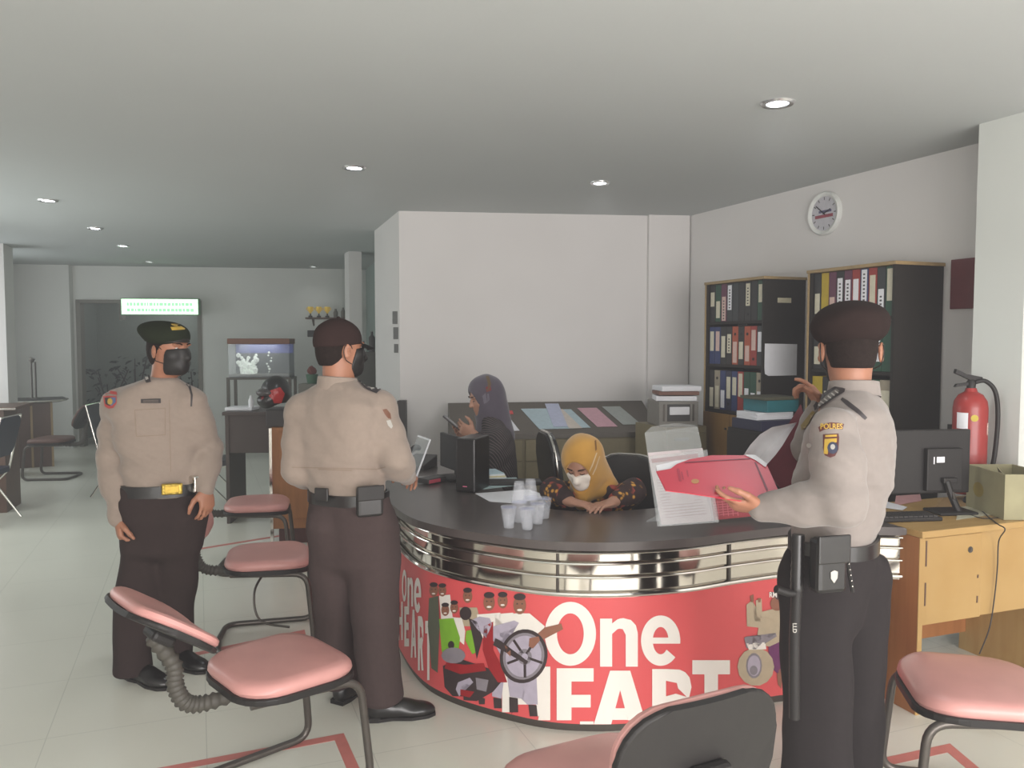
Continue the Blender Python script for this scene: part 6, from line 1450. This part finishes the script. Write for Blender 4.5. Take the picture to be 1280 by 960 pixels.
# pouch, studded strap, baton
q = W(1036, 702, 2.38); mp_ = T(q, (0, 0, .25))
bm = BM(); box(bm, (-.052, -.024, -.092), (.052, .03, .075), .014, mx=mp_); po = obj('belt_pouch', bm, M_leather, oc, True)
bm = BM(); box(bm, (-.055, -.030, .0), (.055, -.02, .086), .008, mx=mp_); obj('pouch_flap', bm, M_leather, po, True)
bm = BM(); prism(bm, [(-.012, .014), (.0, .019), (.012, .014), (.011, -.006), (.0, -.020), (-.011, -.006)], 0, .003, mx=mp_ @ T((-.0, -.0245, -.038), (PI/2, 0, 0))); obj('shield_emblem', bm, silver, po, True)
for k in range(8):
    p = W(1058+k*1.1, 684+k*7, 2.375); bm = BM(); t = bmesh.new(); bmesh.ops.create_uvsphere(t, u_segments=8, v_segments=6, radius=.0028); merge(bm, t, Matrix.Translation(p)); obj('stud', bm, M_chrome, po, True)
bm = BM(); tube(bm, [W(1056, 680, 2.385), W(1066, 740, 2.385)], .006, 6); obj('stud_strap', bm, M_leather, po, True)
bt = thing('baton', 'long black baton hanging from the belt of the officer with the folder', 'baton', W(993, 898, 2.42))
bm = BM(); tube(bm, [W(993, 898, 2.42), W(993, 800, 2.42), W(996, 738, 2.42)], .0165, 16); bsh = obj('shaft', bm, M_black, bt, True, smooth=True)
bm = BM(); pts = [W(996, 738, 2.42).lerp(W(998, 668, 2.43), k/16) for k in range(17)]; tube(bm, pts, .02, 14, rads=[.0185+(.0015 if k % 2 else 0) for k in range(17)]); obj('grip', bm, M_leather, bt, True, smooth=True)
bm = BM(); tube(bm, catmull([W(997, 741, 2.42), W(985, 741, 2.41), W(970, 736, 2.40)], 5), .012, 10); obj('side_handle', bm, M_black, bt, True, smooth=True)
decal('baton_marking', [(glyphs('LLD', 0, 0, 1, 1, .03, tf=lambda u_, w_: (991+5*w_, 779+12*u_)), 0)], [silver], bsh, bvh_of(bsh), 3)
def on_plane(px, py, pl):
    r = ray(px, py); o = Vector((0, 0, CH)); n = (pl[1]-pl[0]).cross(pl[2]-pl[0]); return o+r*((pl[0]-o).dot(n)/r.dot(n))
# the red folder, open in his hands
fo = thing('document_folder', 'open red cardboard folder with white sheets held by the right officer', 'folder', P(900, 600, 2.60))
FP = (P(820, 590, 2.62), P(975, 620, 2.44), P(935, 569, 2.72))
Q = lambda x, y: on_plane(x, y, FP)
P3 = [Q(*p) for p in ((820, 589), (832, 613), (858, 616), (925, 626), (976, 620), (959, 582), (935, 569), (890, 569), (862, 574), (846, 580), (838, 586))]
def plate(bm, pts, th, mi=0):
    c = sum((Vector(p) for p in pts), Vector())/len(pts); n = Vector()
    for i in range(len(pts)): n += (Vector(pts[i])-c).cross(Vector(pts[(i+1) % len(pts)])-c)
    n.normalize(); n = n if n.z > 0 else -n
    # flatten on to one plane so that it is a real flat board
    q = [Vector(p)-n*(Vector(p)-c).dot(n) for p in pts]
    A = [bm.verts.new(p) for p in q]; B = [bm.verts.new(p-n*th) for p in q]; bm.faces.new(A); bm.faces.new(B[::-1])
    for i in range(len(q)): bm.faces.new([A[i], B[i], B[(i+1) % len(q)], A[(i+1) % len(q)]])
    return n, c
M_fold = mat('red_card', (226, 62, 84), .45, noise=.02, scale=6)
bm = BM(); n_, c_ = plate(bm, P3, .003); fc = obj('lower_cover', bm, M_fold, fo, True)
fv = bvh_of(fc)
dl = mat('folder_line', (130, 34, 60), .5)
decal('cover_print', [([(841, 581), (846, 578.5), (938, 573), (938, 574), (846, 579.8), (842, 582)], 0), ([(943, 578), (945, 578), (960, 612), (959, 615), (957, 612)], 0), (ellp(869, 602, 5, 3, 12), 1), ([(846, 586), (849, 586), (852, 602), (849, 602)], 2), ([(851, 590), (853, 590), (855, 600), (853, 600)], 2), ([(858, 588), (859.5, 588), (861, 596), (859.5, 596)], 2)], [dl, mat('print_gold', (206, 150, 90), .5), mat('print_red_dark', (190, 46, 74), .5)], fc, fv, 8)
bm = BM(); plate(bm, [Q(*p)+Vector((0, 0, .004)) for p in ((931, 569.5), (944, 570), (959, 581), (957, 585), (944, 576))], .002); obj('sheet_corner', bm, M_white, fo, True)
bm = BM(); plate(bm, [Q(*p)-Vector((0, 0, .005)) for p in ((820, 580), (846, 574), (866, 572), (866, 578), (844, 586), (822, 590))], .002); obj('sheet_corner', bm, M_white, fo, True)
# raised white sheet, curved, and raised cover with its shade put into a darker red
bm = BM(); rows = []
Lp = [(928, 571), (938, 556), (950, 543), (965, 534), (980, 531), (996, 528)]; Rp = [(957, 582), (962, 577), (970, 568), (978, 557), (987, 542), (996, 528)]
for k, (a, b) in enumerate(zip(Lp, Rp)):
    row = []
    for j in range(6):
        e = j/5; x = a[0]+(b[0]-a[0])*e; y = a[1]+(b[1]-a[1])*e; row.append(bm.verts.new(P(x, y, 2.80+.05*math.sin(e*PI)-.015*k+.03*e)))
    rows.append(row)
for R1, R2 in zip(rows[:-1], rows[1:]):
    for j in range(5):
        try: bm.faces.new([R1[j], R1[j+1], R2[j+1], R2[j]])
        except ValueError: pass
bmesh.ops.remove_doubles(bm, verts=bm.verts, dist=1e-5)
o = obj('raised_sheet', bm, mat('grey_white_paper', (206, 206, 210), .6), fo, True, smooth=True)
bm = BM(); quadslab(bm, [P(953, 583, 2.92), P(986, 622, 2.86), P(1012, 545, 2.98), P(1001, 505, 3.05)], .004); obj('raised_cover', bm, mat('shaded_red_card', (116, 36, 52), .55), fo, True)

# ------------------------------------------------------------------ woman with the phone
YW = 5.15; W = lambda x, y, Y=YW: P(x, y, Y)
ow = thing('person', 'woman in grey-purple headscarf and dark striped blouse looking at a phone behind the counter', 'person', (W(622, 600).x, YW, 0))
thW = math.radians(190)
def secW(py, xc, a, b, Y=YW): p = P(xc, py, Y); return (p.x, Y, p.z, a, b, thW)
SW = [secW(660, 622, .20, .17), secW(620, 622, .18, .145), secW(590, 621, .175, .13), secW(560, 620, .185, .125), secW(540, 618, .17, .105), secW(527, 615, .12, .08), secW(518, 612, .07, .06)]
hcW = W(606, 497); fW = nrm((-.90, -.34, -.30))
wrW = W(592, 543, 5.02); elW = W(612, 588, 5.00); shW = W(622, 548, 5.00)
wrW2 = W(588, 547, 5.18); elW2 = W(606, 590, 5.32); shW2 = W(618, 548, 5.32)
Fb = field_for([hcW, wrW, elW, wrW2, W(560, 530), W(640, 600)], .14, .0048)
A_, frW = head(Fb, hcW, fW, s=1.0, ears=False); Fb.cone(hcW-Z*.03, W(613, 528), .05, .055, .03); Fb.ell(W(618, 570), (.09, .1, .12), None, .04)
arm(Fb, shW, elW, wrW); arm(Fb, shW2, elW2, wrW2)
hand(Fb, wrW, (-.85, .18, .42), (-.3, .9, .3), (-.3, -.1, 1), (.35, .45, .55, .6), (.3, .3), 1.0)
hand(Fb, wrW2, (-.85, -.18, .30), (.2, -.6, .7), (-.3, .1, 1), (.3, .4, .5, .6), (.3, .3), 1.0)
Fb.mesh('body', [M_skin2], ow); eyes(A_, frW, ow, 1.0, closed=True)
M_hj = mat('grey_purple_scarf_cloth', (92, 84, 97), .85, noise=.05, scale=30, sheen=.3)
Fh = field_for([hcW, W(600, 560), W(640, 560), W(615, 470)], .17, .006)
r, f, u = frW
Fh.ell(A_(0, -.02, .035), (.094, .118, .112), frW, .01); Fh.ell(A_(0, -.01, -.06), (.082, .098, .10), frW, .03)
Fh.cone(A_(0, -.05, -.03), W(625, 545), .085, .10, .05); Fh.cone(A_(0, .02, -.11), W(605, 560, 5.13), .062, .055, .05); Fh.ell(W(617, 540), (.10, .16, .06), None, .05)
Fh.ell(A_(0, .108, -.012), (.060, .075, .084), frW, .012, 'sub'); Fh.folds(.0035, 34, 21, dirv=(.6, 0, .6))
hj = Fh.mesh('headscarf', [M_hj], ow); hv = bvh_of(hj)
decal('scarf_pattern', [([(607, 470), (611, 470), (614, 480), (611, 488), (608, 488), (610, 480)], 0), ([(607, 484), (613, 482), (614, 488), (608, 490)], 1), ([(603, 495), (607, 491), (609, 503), (605, 505)], 2), ([(609, 492), (611, 492), (612, 500), (609, 503)], 2)], [mat('scarf_olive', (112, 92, 62), .8), mat('scarf_red', (140, 52, 56), .8), mat('scarf_grey', (126, 120, 132), .8)], hj, hv, 3)
M_str = mat('black_striped_cloth', (44, 38, 40), .85, noise=.05, scale=30)
nt = M_str.node_tree; n = nt.nodes; wv = n.new('ShaderNodeTexWave'); wv.inputs['Scale'].default_value = 26; wv.inputs['Distortion'].default_value = 1.5; wv.bands_direction = 'DIAGONAL'
mxn = n.new('ShaderNodeMix'); mxn.data_type = 'RGBA'; rr = n.new('ShaderNodeValToRGB'); rr.color_ramp.elements[0].position = .86; rr.color_ramp.elements[1].position = .93
tc = [x for x in n if x.type == 'TEX_COORD'][0]; rp = [x for x in n if x.type == 'VALTORGB' and x != rr][0]
nt.links.new(tc.outputs['Object'], wv.inputs['Vector']); nt.links.new(wv.outputs['Fac'], rr.inputs['Fac']); nt.links.new(rr.outputs['Color'], mxn.inputs['Factor']); nt.links.new(rp.outputs['Color'], mxn.inputs['A']); mxn.inputs['B'].default_value = (*lin((112, 100, 98)), 1)
nt.links.new(mxn.outputs['Result'], n['Principled BSDF'].inputs['Base Color'])
Fs = field_for([(s[0], s[1], s[2]) for s in SW]+[wrW, elW, wrW2, elW2], .16, .007)
Fs.sect(SW, .01); sleeve(Fs, shW, elW, W(596, 550, 5.02), (.066, .06, .05, .045), .04); sleeve(Fs, shW2, elW2, W(594, 553, 5.20), (.066, .06, .05, .045), .04); Fs.folds(.005, 28, 31)
Fs.mesh('blouse', [M_str], ow)
# seated skirt and legs behind the counter
def seated_lower(parent, x, y, ang, m, zt=.50):
    f = Vector((math.cos(ang), math.sin(ang), 0)); s = f.cross(Z); Fk = Field((x-.7, y-.7, .06), (x+.7, y+.7, .9), .012); o = Vector((x, y, 0))
    Fk.ell(o+Z*(zt+.09), (.20, .20, .16), None, .03)
    for k in (-1, 1):
        Fk.chain([o+s*.09*k+Z*(zt+.06), o+f*.38+s*.10*k+Z*(zt+.02), o+f*.42+s*.10*k+Z*.12], [.09, .075, .065], .04)
    Fk.folds(.006, 20, 5); Fk.mesh('long_skirt', [m], parent)
    for k in (-1, 1): shoe('shoe', parent, tuple((o+f*.40+s*.10*k)[:2]), f)
M_skirt = mat('dark_skirt_cloth', (46, 42, 48), .85)
seated_lower(ow, W(622, 600).x+.02, YW+.02, thW, M_skirt, .46)
x, y = W(622, 600).x+.03, YW+.02
stl = thing('stool', 'round dark stool under the woman with the phone', 'stool', (x, y, 0))
bm = BM(); lathe(bm, [(0, .40), (.19, .40), (.2, .43), (.18, .455), (0, .455)], n=28); obj('seat', bm, M_leather, stl)
for k in range(4):
    bm = BM(); a = PI/4+k*PI/2; tube(bm, [(.12*math.cos(a), .12*math.sin(a), .40), (.19*math.cos(a), .19*math.sin(a), .008)], .012, 8); obj('leg', bm, M_frame, stl)
ph = thing('phone', 'dark smartphone held up by the woman in the grey-purple headscarf', 'phone', W(562, 527, 5.06))
bm = BM(); mx = frame(W(562, 527, 5.08), nrm((.72, .1, -.62)), Vector((0, 1, 0)).cross(Vector((0, 0, 1))).normalized()*0+nrm((.05, 1, 0)), nrm((.62, -.05, .75)))
box(bm, (-.055, -.037, 0), (.09, .037, .009), .004, mx=mx); pb_ = obj('case', bm, M_dark, ph, True)
bm = BM(); box(bm, (-.050, -.033, .009), (.085, .033, .0098), mx=mx); obj('screen', bm, mat('phone_screen', (70, 76, 88), .1), pb_, True)

# ------------------------------------------------------------------ woman in the mustard headscarf
YM = 3.98; W = lambda x, y, Y=YM: P(x, y, Y)
om = thing('person', 'woman in mustard headscarf and batik blouse with white mask, head bent over the counter', 'person', (W(738, 640).x+.05, YM+.12, 0))
thM = math.radians(-105)
def secM(py, xc, a, b, Y=YM): p = P(xc, py, Y); return (p.x, Y, p.z, a, b, thM)
SM = [secM(740, 745, .19, .16, 4.16), secM(700, 744, .175, .135, 4.12), secM(670, 742, .17, .125, 4.07), secM(640, 741, .175, .12, 4.03), secM(618, 740, .175, .105, 4.0), secM(605, 739, .13, .085, 3.98), secM(596, 737, .07, .06, 3.97)]
hcM = W(728, 580, 3.86); fM = nrm((-.40, -.78, -.52))
shM1, elM1, wrM1 = W(698, 622, 3.98), W(688, 662, 3.88), W(722, 655, 3.70)
shM2, elM2, wrM2 = W(780, 622, 4.0), W(790, 668, 3.92), W(755, 657, 3.72)
wrM1 = Vector((W(712, 640).x*.97, 3.76, .832)); wrM2 = Vector((W(760, 640).x*.97, 3.74, .832)); elM1 = Vector((shM1.x-.03, 3.93, .86)); elM2 = Vector((shM2.x+.04, 3.93, .86))
Fb = field_for([hcM, wrM1, wrM2, elM1, elM2, Vector((wrM1.x, 3.65, .83))], .15, .0048)
A_, frM = head(Fb, hcM, fM, s=.93, ears=False); Fb.cone(A_(0, -.02, -.04), W(737, 608, 3.97), .05, .055, .03); Fb.ell(W(740, 640, 4.0), (.1, .08, .12), None, .04)
arm(Fb, shM1, elM1, wrM1); arm(Fb, shM2, elM2, wrM2)
hand(Fb, wrM1, (.80, -.55, -.04), (.0, 0, -1), (.3, .9, 0), (.12, .12, .15, .18), (.1, .1), .9)
hand(Fb, wrM2, (-.75, -.62, -.04), (.0, 0, -1), (-.3, .9, 0), (.2, .25, .3, .3), (.1, .1), .9)
Fb.mesh('body', [M_skin2], om); eyes(A_, frM, om, .93, closed=True); mask(A_, frM, om, mat('white_mask_cloth', (222, 214, 204), .8), .93, top=-.014)
M_mus = mat('mustard_scarf_cloth', (214, 160, 70), .85, noise=.05, scale=18, sheen=.3)
r, f, u = frM
Fh = field_for([hcM, W(700, 650), W(775, 640)], .17, .0055)
Fh.ell(A_(0, -.02, .035), (.098, .120, .114), frM, .01); Fh.ell(A_(0, -.015, -.06), (.085, .098, .10), frM, .03)
Fh.cone(A_(0, -.05, -.03), W(750, 606, 4.0), .085, .085, .05); Fh.cone(A_(0, .025, -.13), W(727, 630, 3.88), .058, .035, .04); Fh.ell(W(742, 612, 3.97), (.135, .09, .05), None, .04)
Fh.ell(A_(0, .110, -.022), (.062, .078, .088), frM, .012, 'sub'); Fh.folds(.004, 36, 41, dirv=(.5, 0, .7))
hj = Fh.mesh('headscarf', [M_mus], om); hv = bvh_of(hj)
decal('scarf_stripe', [([(743, 551), (745, 550), (746, 562), (744, 564)], 0), ([(745, 566), (746.5, 566), (741, 582), (736, 592), (735, 591), (740, 580)], 1), ([(749, 570), (750, 570), (745, 586), (741, 594), (740, 593), (744, 584)], 1)], [mat('scarf_brown', (140, 96, 50), .8), mat('scarf_cream', (238, 210, 170), .8)], hj, hv, 3)
M_bat = mat('batik_cloth', (48, 30, 28), .8, noise=.1, scale=40)
nt = M_bat.node_tree; n = nt.nodes; vo = n.new('ShaderNodeTexVoronoi'); vo.inputs['Scale'].default_value = 34; n2 = n.new('ShaderNodeTexNoise'); n2.inputs['Scale'].default_value = 13
tc = [x for x in n if x.type == 'TEX_COORD'][0]; rp = [x for x in n if x.type == 'VALTORGB'][0]
r1 = n.new('ShaderNodeValToRGB'); r1.color_ramp.elements[0].position = .2; r1.color_ramp.elements[0].color = (*lin((206, 150, 60)), 1); r1.color_ramp.elements[1].position = .42; r1.color_ramp.elements[1].color = (*lin((50, 28, 26)), 1)
r2 = n.new('ShaderNodeValToRGB'); r2.color_ramp.interpolation = 'CONSTANT'; r2.color_ramp.elements[0].color = (*lin((46, 26, 28)), 1); r2.color_ramp.elements[1].position = .55; r2.color_ramp.elements[1].color = (*lin((146, 62, 50)), 1)
m1 = n.new('ShaderNodeMix'); m1.data_type = 'RGBA'; n3 = n.new('ShaderNodeTexNoise'); n3.inputs['Scale'].default_value = 7; r3 = n.new('ShaderNodeValToRGB'); r3.color_ramp.elements[0].position = .48; r3.color_ramp.elements[1].position = .52
for x in (vo, n2, n3): nt.links.new(tc.outputs['Object'], x.inputs['Vector'])
nt.links.new(vo.outputs['Distance'], r1.inputs['Fac']); nt.links.new(n2.outputs['Fac'], r2.inputs['Fac']); nt.links.new(n3.outputs['Fac'], r3.inputs['Fac'])
nt.links.new(r3.outputs['Color'], m1.inputs['Factor']); nt.links.new(r2.outputs['Color'], m1.inputs['A']); nt.links.new(r1.outputs['Color'], m1.inputs['B']); nt.links.new(m1.outputs['Result'], n['Principled BSDF'].inputs['Base Color'])
Fs = field_for([(s[0], s[1], s[2]) for s in SM]+[wrM1, elM1, wrM2, elM2], .15, .007)
Fs.sect(SM, .01); sleeve(Fs, shM1, elM1, wrM1.lerp(elM1, .25), (.066, .055, .046, .042), .03); sleeve(Fs, shM2, elM2, wrM2.lerp(elM2, .25), (.066, .055, .046, .042), .03); Fs.folds(.004, 30, 51)
bl = Fs.mesh('blouse', [M_bat], om)
lv = bvh_of(bl)
decal('lanyard', [([(716, 614), (720, 614), (722, 634), (719, 634)], 0), ([(730, 616), (733, 616), (731, 634), (728, 634)], 0)], [mat('lanyard_red', (206, 70, 74), .5)], bl, lv, 4)
seated_lower(om, SM[0][0]+.03, 4.26, thM, M_skirt, .46)
